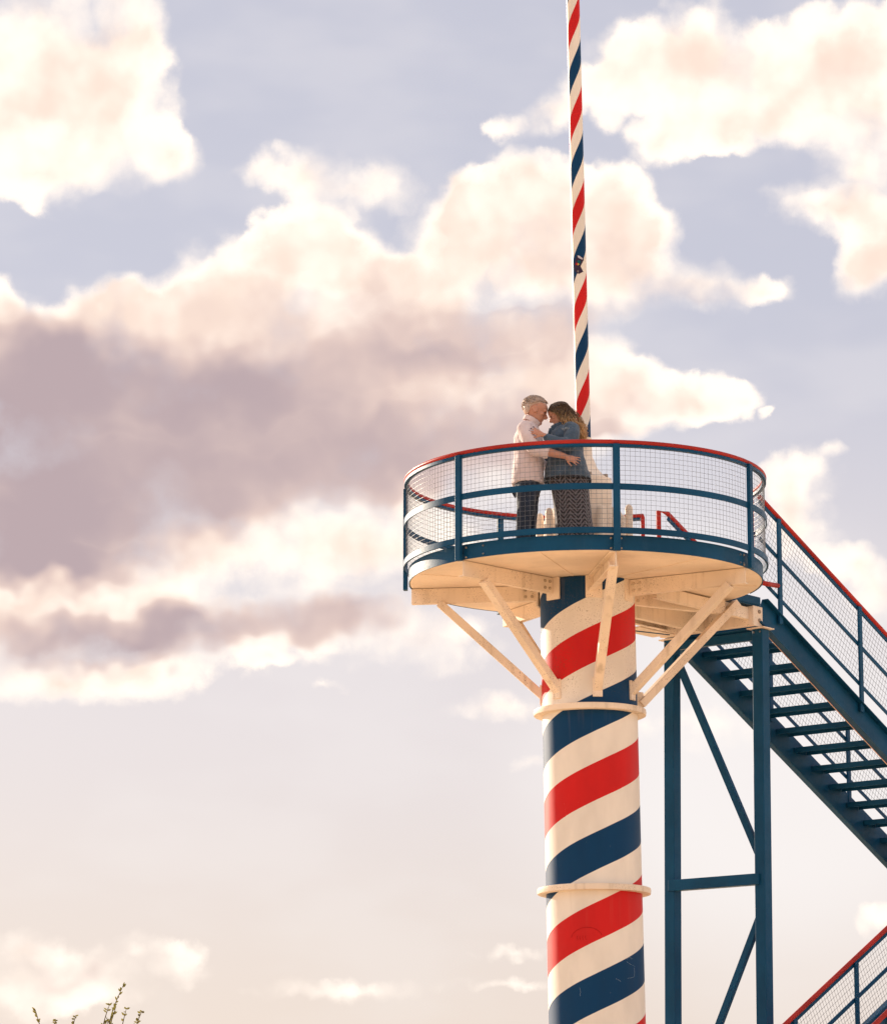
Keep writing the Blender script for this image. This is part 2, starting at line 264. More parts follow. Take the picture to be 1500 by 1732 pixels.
# ------------------------------------------------------------------ mesh helpers
class MB:
    def __init__(s): s.v = []; s.f = []
    def add(s, vs, fs):
        o = len(s.v); s.v += [Vector(x) for x in vs]; s.f += [[i + o for i in f] for f in fs]; return s
    def frame_box(s, c, ax, ay, az):
        c, ax, ay, az = map(Vector, (c, ax, ay, az)); vs = []
        for k in (-1, 1):
            for j in (-1, 1):
                for i in (-1, 1): vs.append(c + ax * i + ay * j + az * k)
        return s.add(vs, [(0, 2, 3, 1), (4, 5, 7, 6), (0, 1, 5, 4), (2, 6, 7, 3), (0, 4, 6, 2), (1, 3, 7, 5)])
    def beam(s, p0, p1, wd, ht, side=None):
        p0, p1 = Vector(p0), Vector(p1); d = (p1 - p0); L = d.length; d.normalize()
        sd = Vector(side) if side is not None else d.cross(Vector((0, 0, 1)))
        if sd.length < 1e-4: sd = Vector((1, 0, 0))
        sd = (sd - d * sd.dot(d)).normalized(); up = sd.cross(d).normalized()
        return s.frame_box((p0 + p1) / 2, sd * wd / 2, d * L / 2, up * ht / 2)
    def channel(s, p0, p1, wd, ht, th, side, open_dir=1):
        # steel channel: web of height ht plus two flanges that reach wd to the open side; sections butt end to end
        p0, p1 = Vector(p0), Vector(p1); d = (p1 - p0).normalized(); sd = Vector(side); sd = (sd - d * sd.dot(d)).normalized()
        up = sd.cross(d).normalized()
        if up.z < 0: up = -up
        s.beam(p0, p1, th, ht, sd)
        o = sd * open_dir * (wd / 2 + th / 2)
        for k in (-1, 1):
            e = up * k * (ht / 2 - th / 2)
            s.beam(p0 + o + e, p1 + o + e, wd, th, sd)
        return s
    def tube(s, path, rad, n=8, cap=True, flat=None):
        P = [Vector(p) for p in path]; m = len(P)
        rr = rad if isinstance(rad, (list, tuple)) else [rad] * m
        t0 = (P[1] - P[0]).normalized(); ref = Vector((0, 0, 1)) if abs(t0.z) < .9 else Vector((0, 1, 0))
        u = (ref - t0 * ref.dot(t0)).normalized(); o = len(s.v)
        for i in range(m):
            t = (P[min(i + 1, m - 1)] - P[max(i - 1, 0)]).normalized()
            u = (u - t * u.dot(t)).normalized(); w = t.cross(u)
            r = rr[i]; ru, rw = (r if isinstance(r, tuple) else (r, r))
            for k in range(n):
                a = 2 * math.pi * (k + .5) / n; s.v.append(P[i] + u * math.cos(a) * ru + w * math.sin(a) * rw)
        for i in range(m - 1):
            for k in range(n):
                a = o + i * n + k; b = o + i * n + (k + 1) % n; s.f.append([a, b, b + n, a + n])
        if cap: s.f.append([o + k for k in reversed(range(n))]); s.f.append([o + (m - 1) * n + k for k in range(n)])
        return s
    def loft(s, rings, cap=True):
        n = len(rings[0]); o = len(s.v)
        for r in rings: s.v += [Vector(p) for p in r]
        for i in range(len(rings) - 1):
            for k in range(n):
                a = o + i * n + k; b = o + i * n + (k + 1) % n; s.f.append([a, b, b + n, a + n])
        if cap: s.f.append([o + k for k in reversed(range(n))]); s.f.append([o + (len(rings) - 1) * n + k for k in range(n)])
        return s
    def lathe(s, prof, c, n=64, axis=None):
        ax = axis or (lambda z: (c[0], c[1]))
        rings = []
        for r, z in prof:
            x, y = ax(z); rings.append([(x + r * math.sin(2 * math.pi * k / n), y - r * math.cos(2 * math.pi * k / n), z) for k in range(n)])
        return s.loft(rings)
    def arc_bar(s, c, r0, r1, z0, z1, a0, a1, seg=None):
        n = seg or max(2, int(abs(a1 - a0) / R(2.0))); rings = []
        for i in range(n + 1):
            a = a0 + (a1 - a0) * i / n; sx_, sy_ = math.sin(a), -math.cos(a)
            rings.append([(c[0] + r * sx_, c[1] + r * sy_, z) for r, z in ((r0, z0), (r1, z0), (r1, z1), (r0, z1))])
        return s.loft(rings)
    def ball(s, c, r, n=12, m=8, rot=None):
        c = Vector(c); rx, ry, rz = r if isinstance(r, tuple) else (r, r, r); rings = []
        for i in range(m + 1):
            t = -math.pi / 2 + math.pi * (i + .02) / (m + .04)
            ring = []
            for k in range(n):
                v = Vector((rx * math.cos(t) * math.cos(2 * math.pi * k / n), ry * math.cos(t) * math.sin(2 * math.pi * k / n), rz * math.sin(t)))
                if rot: v = rot @ v
                ring.append(c + v)
            rings.append(ring)
        return s.loft(rings)
    def mesh(s, name):
        me = bpy.data.meshes.new(name); me.from_pydata([tuple(x) for x in s.v], [], s.f); me.validate()
        bm = bmesh.new(); bm.from_mesh(me); bmesh.ops.recalc_face_normals(bm, faces=bm.faces); bm.to_mesh(me); bm.free(); return me
    def build(s, name, mat, parent=None, smooth=False, bevel=0.0, origin=None, auto=None):
        if origin is not None:
            o_ = Vector(origin); s.v = [x - o_ for x in s.v]
        me = s.mesh(name); me.materials.append(mat); ob = bpy.data.objects.new(name, me); COL.objects.link(ob)
        if origin is not None: ob.location = origin
        if parent is not None: ob.parent = parent; ob.matrix_parent_inverse = Matrix.Identity(4)
        if parent is not None and parent.type == 'EMPTY': pass
        if smooth:
            for p in me.polygons: p.use_smooth = True
        if auto is not None:
            for p in me.polygons: p.use_smooth = True
            me.set_sharp_from_angle(angle=R(auto))
        if bevel > 0:
            b = ob.modifiers.new('edge', 'BEVEL'); b.width = bevel; b.segments = 2; b.limit_method = 'ANGLE'; b.angle_limit = R(40); b.harden_normals = False
        return ob
def tag(o, label=None, cat=None, grp=None, kind=None):
    if label: o['label'] = label
    if cat: o['category'] = cat
    if grp: o['group'] = grp
    if kind: o['kind'] = kind
    return o
def thing(name, label, cat, grp=None):
    o = bpy.data.objects.new(name, None); COL.objects.link(o); o.empty_display_size = .2
    return tag(o, label, cat, grp)
def share(src, loc, rot, parent):
    o = src.copy(); COL.objects.link(o); o.location = loc; o.rotation_euler = rot; o.parent = parent; return o

# ------------------------------------------------------------------ ground (below the picture; pale sandy forecourt)
g = MB(); g.add([(-900, -300, 0), (900, -300, 0), (900, 1800, 0), (-900, 1800, 0)], [(0, 1, 2, 3)])
m_g, t, b = new_mat('pale_sand_paving'); co = coords(t)
wear(t, b, (.78, .56, .335, 1), co, .9, var=.16, bump=.3)
tag(g.build('ground', m_g), 'pale sandy ground the tower stands on', kind='structure')

# ------------------------------------------------------------------ tower
CX, CY = 1.468, 36.0
RR, RD = 1.879, 1.822
ZR = 7.92 + CAMZ; ZB = 6.812 + CAMZ; ZD = ZB + .022
YF = CY - RR
C = (CX, CY)
def zf(py): return ZZ(py, YF)
LEAN = -.0150
ZL = 8.4
def axis(z): return (CX + .012 + LEAN * (z - ZL), CY)
tower = thing('viewing_tower', 'barber-striped column carrying a round railed viewing platform with blue and red railing', 'tower')

# column, stripes measured from the photograph
CR = .488
Ys = CY - CR
zred = ZZ(1323, Ys)
m_col = stripes('barber_stripes_column', (ZZ(1207, Ys) - ZZ(1440.6, Ys)), zred, .272, speck=.85, drips=(ZZ(1207, CY) - .03, ZZ(1509, CY) - .03, ZB))
shear = lambda mb, z0: [setattr(v, 'x', v.x) for v in mb.v]
col = MB(); zs = [0.0] + [0.4 * i for i in range(1, 21)] + [ZB - .004]
col.lathe([(CR, z) for z in zs], C, 96)
cob = col.build('column', m_col, tower, auto=40, origin=(CX, CY, 0))
cob.location = (axis(0)[0], CY, 0); cob.rotation_euler = (0, math.atan(LEAN), 0)
for py in (1207, 1509):
    z = ZZ(py, CY); x, y = axis(z)
    k = MB(); rr = .574
    k.lathe([(CR - .01, z - .03), (rr - .012, z - .033), (rr, z - .028), (rr + .004, z), (rr, z + .028), (rr - .012, z + .033), (CR - .01, z + .03)], (x, y), 96)
    ob = k.build('collar', m_cream, tower, auto=35)
# scratches and a scrawled ring on the lower stripes
m_scr = paint('scratch', (.20, .26, .33), .5); m_scr2 = paint('scratched_red', (.44, .012, .012), .5)
def scratch(pts, mat, r=.0022):
    k = MB(); path = []
    for qx, qy in pts:
        px, py = 920 + qx / 8.333, 1530 + qy / 8.333; z = ZZ(py, CY - CR * .9); ax_ = axis(z)[0]
        dx = max(-.97, min(.97, ((px - 750) * (CY * math.cos(PITCH) + (z - CAMZ) * math.sin(PITCH) - CR * .8) / F - ax_) / CR)); a_ = math.asin(dx)
        path.append((ax_ + (CR + .0004) * math.sin(a_), CY - (CR + .0004) * math.cos(a_), z))
    k.tube(path, r, 5); return k.build('scratch', mat, cob.parent)
for pts in ([(1165, 805), (1220, 838), (1290, 862)], [(1275, 880), (1282, 950), (1276, 1010)], [(1180, 1040), (1225, 1030), (1272, 1014)], [(1008, 1050), (1045, 1068), (1085, 1092)], [(1170, 770), (1200, 740), (1250, 760)], [(500, 1180), (512, 1240), (506, 1300)]): scratch(pts, m_scr, .0013)
scratch([(600 + 215 * math.cos(R(q_)), 480 - 150 * math.sin(R(q_))) for q_ in range(15, 185, 10)], m_scr2, .0035)
for x_ in (470, 505, 545, 580): scratch([(x_, 445), (x_ - 6, 475), (x_ + 8, 505)], m_scr2, .0025)
# deck plate, kick plate round its edge
dk = MB(); dk.lathe([(.02, ZB), (RD - .012, ZB), (RD - .006, ZB + .006), (RD - .006, ZD), (.02, ZD)], C, 128)
dko = dk.build('deck', m_deck, tower, auto=35)
A_OP0, A_OP1 = R(107), R(158)      # opening where the stairs leave
zk1 = zf(902.5)
kp = MB(); kp.arc_bar(C, RD - .004, RD + .004, ZB - .002, zk1, A_OP1 - 2 * math.pi, A_OP0)
kp.build('kick_plate', m_blue, dko, auto=35)
# seams under the deck
for a in (R(38), R(-72), R(-17), R(93)):
    s_ = MB(); p0 = (CX + .5 * math.sin(a), CY - .5 * math.cos(a), ZB - .003); p1 = (CX + 1.78 * math.sin(a), CY - 1.78 * math.cos(a), ZB - .003)
    s_.beam(p0, p1, .012, .008); s_.build('weld_seam', m_deck, dko)

# radial beams and struts
PA = [R(x) for x in (-98.0, -44.4, 7.2, 59.9, 119.2, -153.0)]
zst = ZZ(1172, CY - .3)
def hexbolt(mb, p, n, r=.017, h=.014):
    n = Vector(n).normalized(); u = n.cross(Vector((0, 0, 1)));
    if u.length < .01: u = Vector((1, 0, 0))
    u.normalize(); w = n.cross(u); p = Vector(p); rings = []
    for hh, rr_ in ((-.002, r), (h * .8, r), (h, r * .8)):
        rings.append([p + n * hh + (u * math.cos(k * math.pi / 3) + w * math.sin(k * math.pi / 3)) * rr_ for k in range(6)])
    mb.loft(rings)
for i, a in enumerate(PA):
    rad = Vector((math.sin(a), -math.cos(a), 0)); tan = Vector((math.cos(a), math.sin(a), 0))
    face = tan if tan.y < 0 else -tan          # side turned to the camera
    if i == 2: face = tan
    b_ = MB(); zc = ZB - .003 - .082
    r_in, r_out = CR + .02, RD - .004
    if i == 4: r_out = RD - .10
    p0 = Vector((CX, CY, zc)) + rad * r_in; p1 = Vector((CX, CY, zc)) + rad * r_out
    b_.channel(p0, p1, .055, .160, .012, tan, open_dir=(1 if face.dot(tan) < 0 else -1))
    bo = b_.build('support_beam', m_cream, tower, bevel=.003)
    ep = MB(); ep.frame_box(Vector((CX, CY, zc - .03)) + rad * (CR + .008), rad * .012, tan * .085, Vector((0, 0, .115)))
    ep.build('end_plate', m_cream, bo, bevel=.004)
    for k in range(4):
        hb = MB(); pp = p0 + rad * (.05 + .07 * (k % 2)) + Vector((0, 0, .035 - .07 * (k // 2))) + face * .007
        hexbolt(hb, pp, face); hb.build('bolt', m_boltc, bo)
    s0 = Vector((CX, CY, ZB - .165)) + rad * (RD - .30); s1 = Vector((axis(zst)[0], CY, zst)) + rad * (CR - .03)
    if i == 2: s0 = Vector((CX, CY, ZB - .10)) + rad * (RD - .16)
    if i == 3: s0 = Vector((CX, CY, ZB - .16)) + rad * (RD - .18)
    if i == 4: s0 = Vector((CX, CY, ZB - .03)) + rad * (RD + .05); s1 = Vector((axis(zst)[0], CY, zst - .03)) + rad * (CR + .13)
    st = MB(); st.beam(s0, s1, .090, .084, tan); st.build('strut', m_cream, tower, bevel=.006)
    fp = MB(); fp.frame_box((s1 + rad * .03 if i != 4 else s1 - rad * .06) + Vector((0, 0, .03)), rad * (.02 if i != 4 else .09), tan * (.05 if i != 4 else .012), Vector((0, 0, .10))); fp.build('foot_plate', m_cream, tower, bevel=.004)
# thin tie rod between column and stair head
tr = MB(); tr.tube([AT(1072, 1067, 36.1), AT(1132, 1074, 36.9)], .006, 8); tr.build('tie_rod', m_blue, tower, smooth=True)

# railing of the platform
rail = MB(); zt0, zt1 = zf(750), zf(742)
ro = bpy.data.objects.new('railing', None); COL.objects.link(ro); ro.parent = tower
aS, aE = A_OP1 - 2 * math.pi, A_OP0
def arc_path(r, z, a0, a1, n): return [(CX + r * math.sin(a0 + (a1 - a0) * i / n), CY - r * math.cos(a0 + (a1 - a0) * i / n), z) for i in range(n + 1)]
zmid = (zt0 + zt1) / 2; rt = (zt1 - zt0) / 2
path = arc_path(RR - rt, zmid, aS, aE, 160)
e0 = Vector(path[0]); e1 = Vector(path[-1])
full = [e0 + Vector((0, 0, ZD + .02 - zmid)), e0 + Vector((0, 0, -.02))] + path + [e1 + Vector((0, 0, -.02)), e1 + Vector((0, 0, ZD + .02 - zmid))]
rail.tube(full, rt, 12); rail.build('top_rail', m_red, ro, auto=50)
def flat_ring(name, y0, y1, r0=RR - .016, r1=RR - .008):
    k = MB(); k.arc_bar(C, r0, r1, zf(y1), zf(y0), aS + R(1), aE - R(1)); return k.build(name, m_blue, ro, auto=35)
flat_ring('upper_bar', 749.6, 754.5, RR - .046, RR - .004)
flat_ring('middle_bar', 816.5, 827, RR - .014, RR - .002)
flat_ring('lower_bar', 891, 901, RR - .016, RR + .004)
zpb = zf(931)
for i, a in enumerate(PA):
    rad = Vector((math.sin(a), -math.cos(a), 0)); tan = Vector((math.cos(a), math.sin(a), 0))
    if i == 4: continue
    p = MB(); c_ = Vector((CX, CY, 0)) + rad * (RR + .003)
    p.frame_box(c_ + Vector((0, 0, (zt0 + zpb) / 2)), rad * .021, tan * .034, Vector((0, 0, (zt0 - zpb) / 2)))
    po = p.build('post', m_blue, ro, bevel=.004)
    for sx_ in (-1, 1):
        for k, zz in enumerate((zf(908), zf(925))):
            hb = MB(); hexbolt(hb, Vector((CX, CY, zz)) + rad * (RD + .004) + tan * sx_ * .052, rad, .011, .01); hb.build('bolt', m_bolt, po)
for a in (R(-36), R(56), R(60) - R(2)):       # joint bolts on the kick plate
    rad = Vector((math.sin(a), -math.cos(a), 0))
    for zz in (zf(909), zf(923)):
        hb = MB(); hexbolt(hb, Vector((CX, CY, zz)) + rad * (RD + .004), rad, .011, .01); hb.build('bolt', m_steel, dko)
# wire mesh infill
WR = .0017
def wire(mb, p0, p1, r=WR):
    mb.tube([p0, p1], r, 4, cap=False)
bounds = sorted(PA); edges = [aS] + [a for a in bounds if aS < a < aE] + [aE]
r_m = RR - .024
for i in range(len(edges) - 1):
    a0, a1 = edges[i] + .022, edges[i + 1] - .022
    if a1 - a0 < .05: continue
    for (y0, y1) in ((754, 816.5), (827, 891)):
        zt, zb_ = zf(y0) + .01, zf(y1) - .01; k = MB()
        nv = max(2, int(round((a1 - a0) * r_m / .052)))
        for j in range(nv + 1):
            a = a0 + (a1 - a0) * j / nv; x, y = CX + r_m * math.sin(a), CY - r_m * math.cos(a)
            wire(k, (x, y, zb_), (x, y, zt))
        nh = int(round((zt - zb_) / .052))
        for j in range(nh + 1):
            z = zb_ + (zt - zb_) * j / nh; k.tube(arc_path(r_m - .004, z, a0, a1, max(2, nv // 2)), WR, 4, cap=False)
        tag(k.build('wire_mesh', m_steel, ro), kind='stuff')

# ------------------------------------------------------------------ striped mast on the deck
mast = thing('striped_mast', 'tall slender red, white and blue striped pole rising behind the couple', 'pole')
zp = ZZ(512, CY - .07); PP = (ZZ(353, CY - .07) - ZZ(676, CY - .07)) / 2
m_pole = stripes('barber_stripes_pole', PP, zp, .26, speck=0)
zs0, ztop = ZZ(782, CY), ZZ(-330, CY)
sh = MB(); nz = 40
sh.lathe([(.079 - .013 * i / nz, zs0 + (ztop - zs0) * i / nz) for i in range(nz + 1)], C, 48)
so = sh.build('shaft', m_pole, mast, smooth=False, auto=40, origin=(CX, CY, 0))
so.location = (axis(0)[0] , CY, 0); so.rotation_euler = (0, math.atan(LEAN), 0)
mx_, my_ = axis(zs0)[0], CY
fin = MB(); fin.ball((axis(ztop)[0], CY, ztop + .09), .13, 20, 12); fin.build('finial', m_red, mast, smooth=True)
bs = MB(); zl = ZZ(866, CY); zu = ZZ(812, CY)
bs.lathe([(.385, ZD), (.385, zl - .02), (.375, zl), (.31, zl + .003), (.288, zl + .01), (.288, zu - .02), (.280, zu), (.262, zu + .012), (.20, zu + .05), (.14, zu + .12), (.102, zu + .22), (.088, zs0 + .05), (.0815, ZZ(742, CY)), (.074, ZZ(741, CY))], (mx_, my_), 64)
bso = bs.build('base', m_cream, mast, auto=40)
for k in range(10):
    a = R(18 + 36 * k); lg = MB(); c_ = Vector((mx_ + .462 * math.sin(a), my_ - .462 * math.cos(a), 0)); zz = ZZ(853 if math.sin(a) > .9 else (879 if math.sin(a) > .5 else 868), CY) - .055
    lg.lathe([(.040, zz - .42), (.040, zz), (.036, zz + .025), (.024, zz + .045), (.006, zz + .055)], (c_.x, c_.y), 20)
    lg.build('lug', m_cream, bso, auto=40)
for k in range(8):
    a = R(10 + 45 * k); lg = MB(); rad = Vector((math.sin(a), -math.cos(a), 0))
    lg.frame_box(Vector((mx_, my_, zu + .014)) + rad * .262, rad * .022, Vector((-rad.y, rad.x, 0)) * .018, Vector((0, 0, .016))); lg.build('clamp', m_bolt, bso, bevel=.004)
# torn sticker wrapped round the shaft
def pip(p, poly):
    x, y = p; c = False; j = len(poly) - 1
    for i in range(len(poly)):
        if (poly[i][1] > y) != (poly[j][1] > y) and x < (poly[j][0] - poly[i][0]) * (y - poly[i][1]) / (poly[j][1] - poly[i][1]) + poly[i][0]: c = not c
        j = i
    return c
def flatmat(name, c): return paint(name, c, .5, var=.2)
stk = None; pr = .0745
for nm, col_, poly, off in (('sticker', (.045, .030, .060), [(480,330),(840,430),(830,540),(660,870),(790,1120),(600,1235),(480,1215),(360,1000),(380,700)], .0015),
    ('sticker_strip', (.62, .58, .66), [(520,345),(600,345),(790,480),(765,545),(560,450)], .003),
    ('sticker_patch', (.01, .11, .14), [(510,570),(690,600),(640,730),(540,690)], .003),
    ('sticker_patch', (.40, .02, .04), [(425,700),(515,700),(515,800),(440,815)], .003),
    ('sticker_patch', (.55, .40, .08), [(515,715),(605,735),(595,800),(520,840)], .003),
    ('sticker_patch', (.25, .21, .20), [(500,1060),(570,1070),(560,1170),(500,1160)], .003)):
    k = MB(); st_ = 22; Yp = CY - pr
    px0 = 976.4                                     # picture column of the shaft axis here
    for gx in range(300, 900, st_):
        for gy in range(320, 1260, st_):
            if pip((gx + st_ / 2, gy + st_ / 2), poly):
                vs = []
                for qx, qy in ((gx, gy), (gx + st_, gy), (gx + st_, gy + st_), (gx, gy + st_)):
                    px, py = 955 + qx / 28.86, 420 + qy / 28.86
                    z = ZZ(py, Yp); ax_ = axis(z)[0]; dx = (px - px0) / 165.0; dx = max(-.070, min(.070, dx)); a = math.asin(dx / pr)
                    r_ = pr + off + .0008; vs.append((ax_ + r_ * math.sin(a), CY - r_ * math.cos(a), z))
                k.add(vs, [(0, 1, 2, 3)])
    bmk = k.build(nm, flatmat(nm + '_print', col_), mast if stk is None else stk)
    if stk is None: stk = bmk; tag(bmk, 'torn dark sticker on the blue stripe')

# ------------------------------------------------------------------ stairs
dv = Vector((.645, .764, 0)).normalized(); wv_ = Vector((dv.y, -dv.x, 0))
C3 = Vector((CX, CY, 0))
def S(t, s, z): return C3 + dv * t + wv_ * s + Vector((0, 0, z))
def t_at(px, s, z):
    lo, hi = 0.0, 12.0
    for _ in range(50):
        m_ = (lo + hi) / 2; p = S(m_, s, z)
        if XX(px, p.y, z) > p.x: lo = m_
        else: hi = m_
    return lo
def solve(px, py, s):
    z = 8.0
    for _ in range(30):
        t_ = t_at(px, s, z); z = ZZ(py, S(t_, s, 0).y)
    return t_, z
HW = .585
t1, zt1_ = solve(1334, 1085, HW - .03); t2, zt2_ = solve(1487, 1250, HW - .03)
RUN, RISE = (t2 - t1) / 5, (zt1_ - zt2_) / 5
SL = RISE / RUN
print('stairs', t1, zt1_, RUN, RISE)
TE = 2.20                               # front edge of the landing
stair = thing('staircase', 'blue steel open-tread flight running down from the platform with red handrails', 'stairs')
def nose(t): return zt1_ - SL * (t - t1)          # line through the tread tops
T_END = 7.2
ntr = int((T_END - t1) / RUN)
# stringers
for sgn in (-1, 1):
    k = MB(); ht = .30; vofs = .02
    a0 = S(TE + .06, sgn * HW, nose(TE + .06) - .03 - vofs); a1 = S(T_END, sgn * HW, nose(T_END) - .03 - vofs)
    d_ = (a1 - a0).normalized(); upv = wv_.cross(d_).normalized(); upv = upv if upv.z > 0 else -upv
    k.channel(a0, a1, .07, ht, .012, wv_, open_dir=sgn)
    so_ = k.build('stringer', m_blue, stair, bevel=.003)
    hd = MB(); zt_ = ZD - .03
    hd.frame_box(S(TE + .045, sgn * HW, zt_ - .14), dv * .045, wv_ * .010, Vector((0, 0, .15))); hd.build('stringer_head', m_blue, stair, bevel=.003)
# treads: steel pan with a turned-down nose
tm = MB(); L = HW * 2 - .02
tm.frame_box((0, 0, -.012), (L / 2, 0, 0), (0, .125, 0), (0, 0, .012))
tm.frame_box((0, -.130, -.030), (L / 2, 0, 0), (0, .005, 0), (0, 0, .030)); tm.frame_box((0, .130, -.030), (L / 2, 0, 0), (0, .005, 0), (0, 0, .030))
proto = None; rz = math.atan2(wv_.y, wv_.x)
for i in range(-1, ntr + 1):
    t_ = t1 + i * RUN; loc = S(t_ + .10, 0, zt1_ - RISE * i)
    if proto is None:
        proto = tm.build('tread', m_blue, stair, bevel=.003); proto.location = loc; proto.rotation_euler = (0, 0, rz)
    else: share(proto, loc, (0, 0, rz), stair)
# pipe along the lower inner edge of the near stringer
for nm, mt, o in (('conduit', m_red, (-.035, -.155)), ('conduit', m_cream, (-.060, -.140))):
    k = MB(); k.tube([S(TE + .15, HW + o[0], nose(TE + .15) + o[1] - .02), S(T_END, HW + o[0], nose(T_END) + o[1] - .02)], .011, 8); k.build(nm, mt, stair, smooth=True)

def stair_rail(parent, s, tA, tB, rail_z, slope, posts, base, loop=None, mesh_from=None, drop=.86, gap=.030):
    """handrail on one side of a flight; rail_z(t) gives the height of the top rail"""
    h = bpy.data.objects.new('handrail', None); COL.objects.link(h); h.parent = parent
    k = MB(); pth = [S(tA, s, rail_z(tA)), S(tB, s, rail_z(tB))]
    if loop: pth = [S(loop[0], s, loop[1]), S(loop[0], s, rail_z(tA) + 0.0)] + pth
    k.tube(pth, .027, 12); k.build('top_rail', m_red, h, auto=50)
    for nm, dz, hh in (('upper_bar', -.052, .045), ('middle_bar', -.052 - drop * .45, .045), ('lower_bar', -drop, .045)):
        k = MB(); k.beam(S(tA, s, rail_z(tA) + dz), S(tB, s, rail_z(tB) + dz), .010, hh, wv_); k.build(nm, m_blue, h, bevel=.002)
    for t_ in posts:
        k = MB(); z0, z1 = base(t_), rail_z(t_) - .03
        k.frame_box(S(t_, s + .020, (z0 + z1) / 2), dv * .032, wv_ * .013, Vector((0, 0, (z1 - z0) / 2))); k.build('post', m_blue, h, bevel=.004)
    # mesh, square to the slope
    k = MB(); m0 = mesh_from if mesh_from is not None else tA
    e = Vector((dv.x, dv.y, (rail_z(tB) - rail_z(tA)) / (tB - tA))).normalized()
    pe = wv_.cross(e).normalized(); pe = pe if pe.z > 0 else -pe
    Ltot = (tB - m0) / math.hypot(dv.x, dv.y) / max(.2, math.hypot(e.x, e.y)); pitch = .052
    for lo, hi in ((-.052 - drop * .45 + .02, -.07), (-drop + .02, -.052 - drop * .45 - .02)):
        base_p = S(m0, s - .012, rail_z(m0)); cosl = math.hypot(e.x, e.y)
        n = int((hi - lo) * cosl / pitch)
        for j in range(n + 1):
            dz = lo + (hi - lo) * j / n
            wire(k, base_p + Vector((0, 0, dz)), base_p + e * Ltot + Vector((0, 0, dz)))
        # cross wires, square to the slope, clipped to the band
        wlen = (hi - lo) * cosl
        for j in range(int(Ltot / pitch)):
            p = base_p + Vector((0, 0, lo)) + e * (j * pitch + .04)
            q_ = p + pe * wlen
            wire(k, p, q_)
    tag(k.build('wire_mesh', m_steel, h), kind='stuff'); return h
tA, zA = solve(1297, 855, HW); tB_, zB_ = solve(1500, 1076, HW)
sl_r = (zA - zB_) / (tB_ - tA)
rz_fn = lambda t_: zA - sl_r * (t_ - tA) - .02
p1t, _z = solve(1312, 900, HW); p2t, _z = solve(1450, 1100, HW)
pitch_p = p2t - p1t
print('rail', tA, zA, sl_r, p1t, p2t, SL)
base_fn = lambda t_: nose(t_) + .02
near = stair_rail(stair, HW + .02, tA - .18, T_END, rz_fn, sl_r, [p1t + pitch_p * k for k in range(4)], base_fn, mesh_from=tA - .18, drop=.90)
rz_far = lambda t_: rz_fn(t_)
tfar, zfar = solve(1131, 868, -HW)
far_off = zfar - rz_fn(tfar)
rz_far = lambda t_: rz_fn(t_) + min(0.0, far_off) * 1.0
far = stair_rail(stair, -HW - .02, tfar, T_END, rz_far, sl_r, [tfar + .35 + pitch_p * k for k in range(4)], base_fn, loop=(tfar - .16, ZD), drop=.90)
print('far', tfar, zfar, far_off)
# red toe bar between platform and first stair post
k = MB(); k.tube([AT(1283, 985, S(1.75, HW, 0).y), AT(1316, 991, S(p1t, HW, 0).y - .03)], .026, 10); k.build('toe_bar', m_red, near, smooth=True)

# landing that joins deck and stairs (part of the tower's cream steelwork)
lo_ = bpy.data.objects.new('landing', None); COL.objects.link(lo_); lo_.parent = tower
k = MB(); k.frame_box(S((1.62 + TE) / 2 + .02, 0, ZD - .012), dv * ((TE - 1.62) / 2 + .02), wv_ * (HW + .03), Vector((0, 0, .008))); k.build('floor_plate', m_blue, lo_)
k = MB(); k.beam(S(1.72, HW + .04, ZD + .035), S(TE + .03, HW + .04, ZD + .035), .008, .085, wv_); k.build('edge_plate', m_blue, lo_, bevel=.002)
zbm = ZD - .03
for sgn in (-1, 1):
    k = MB(); k.channel(S(.46, sgn * (HW - .02), zbm - .075), S(TE, sgn * (HW - .02), zbm - .075), .05, .13, .010, wv_, open_dir=-sgn); k.build('side_beam', m_cream, lo_, bevel=.003)
z_h0, z_h1 = ZZ(1060, S(TE, HW, 0).y), ZD - .03
k = MB(); k.channel(S(TE - .10, -HW - .03, (z_h0 + z_h1) / 2), S(TE - .10, HW + .03, (z_h0 + z_h1) / 2), .06, z_h1 - z_h0, .012, dv, open_dir=1); k.build('header_beam', m_rusty, lo_, bevel=.003)
k = MB(); k.frame_box(S(TE - .02, HW + .035, (z_h0 + z_h1) / 2), dv * .085, wv_ * .008, Vector((0, 0, (z_h1 - z_h0) / 2 + .004))); ep = k.build('end_plate', m_cream, lo_, bevel=.004)
for kz in (.30, .75):
    hb = MB(); hexbolt(hb, S(TE + .0, HW + .043, z_h0 + (z_h1 - z_h0) * kz), wv_, .022, .016); hb.build('bolt', m_bolt, ep)
k = MB(); k.channel(S(.5, -.02, zbm - .12), S(TE - .11, -.02, zbm - .12), .06, .20, .012, wv_, open_dir=-1); k.build('spine_beam', m_cream, lo_, bevel=.003)
k = MB(); k.frame_box(S(TE - .45, -HW + .05, z_h0 + .01), dv * .30, wv_ * .14, Vector((0, 0, .007))); k.build('gusset', m_cream, lo_)

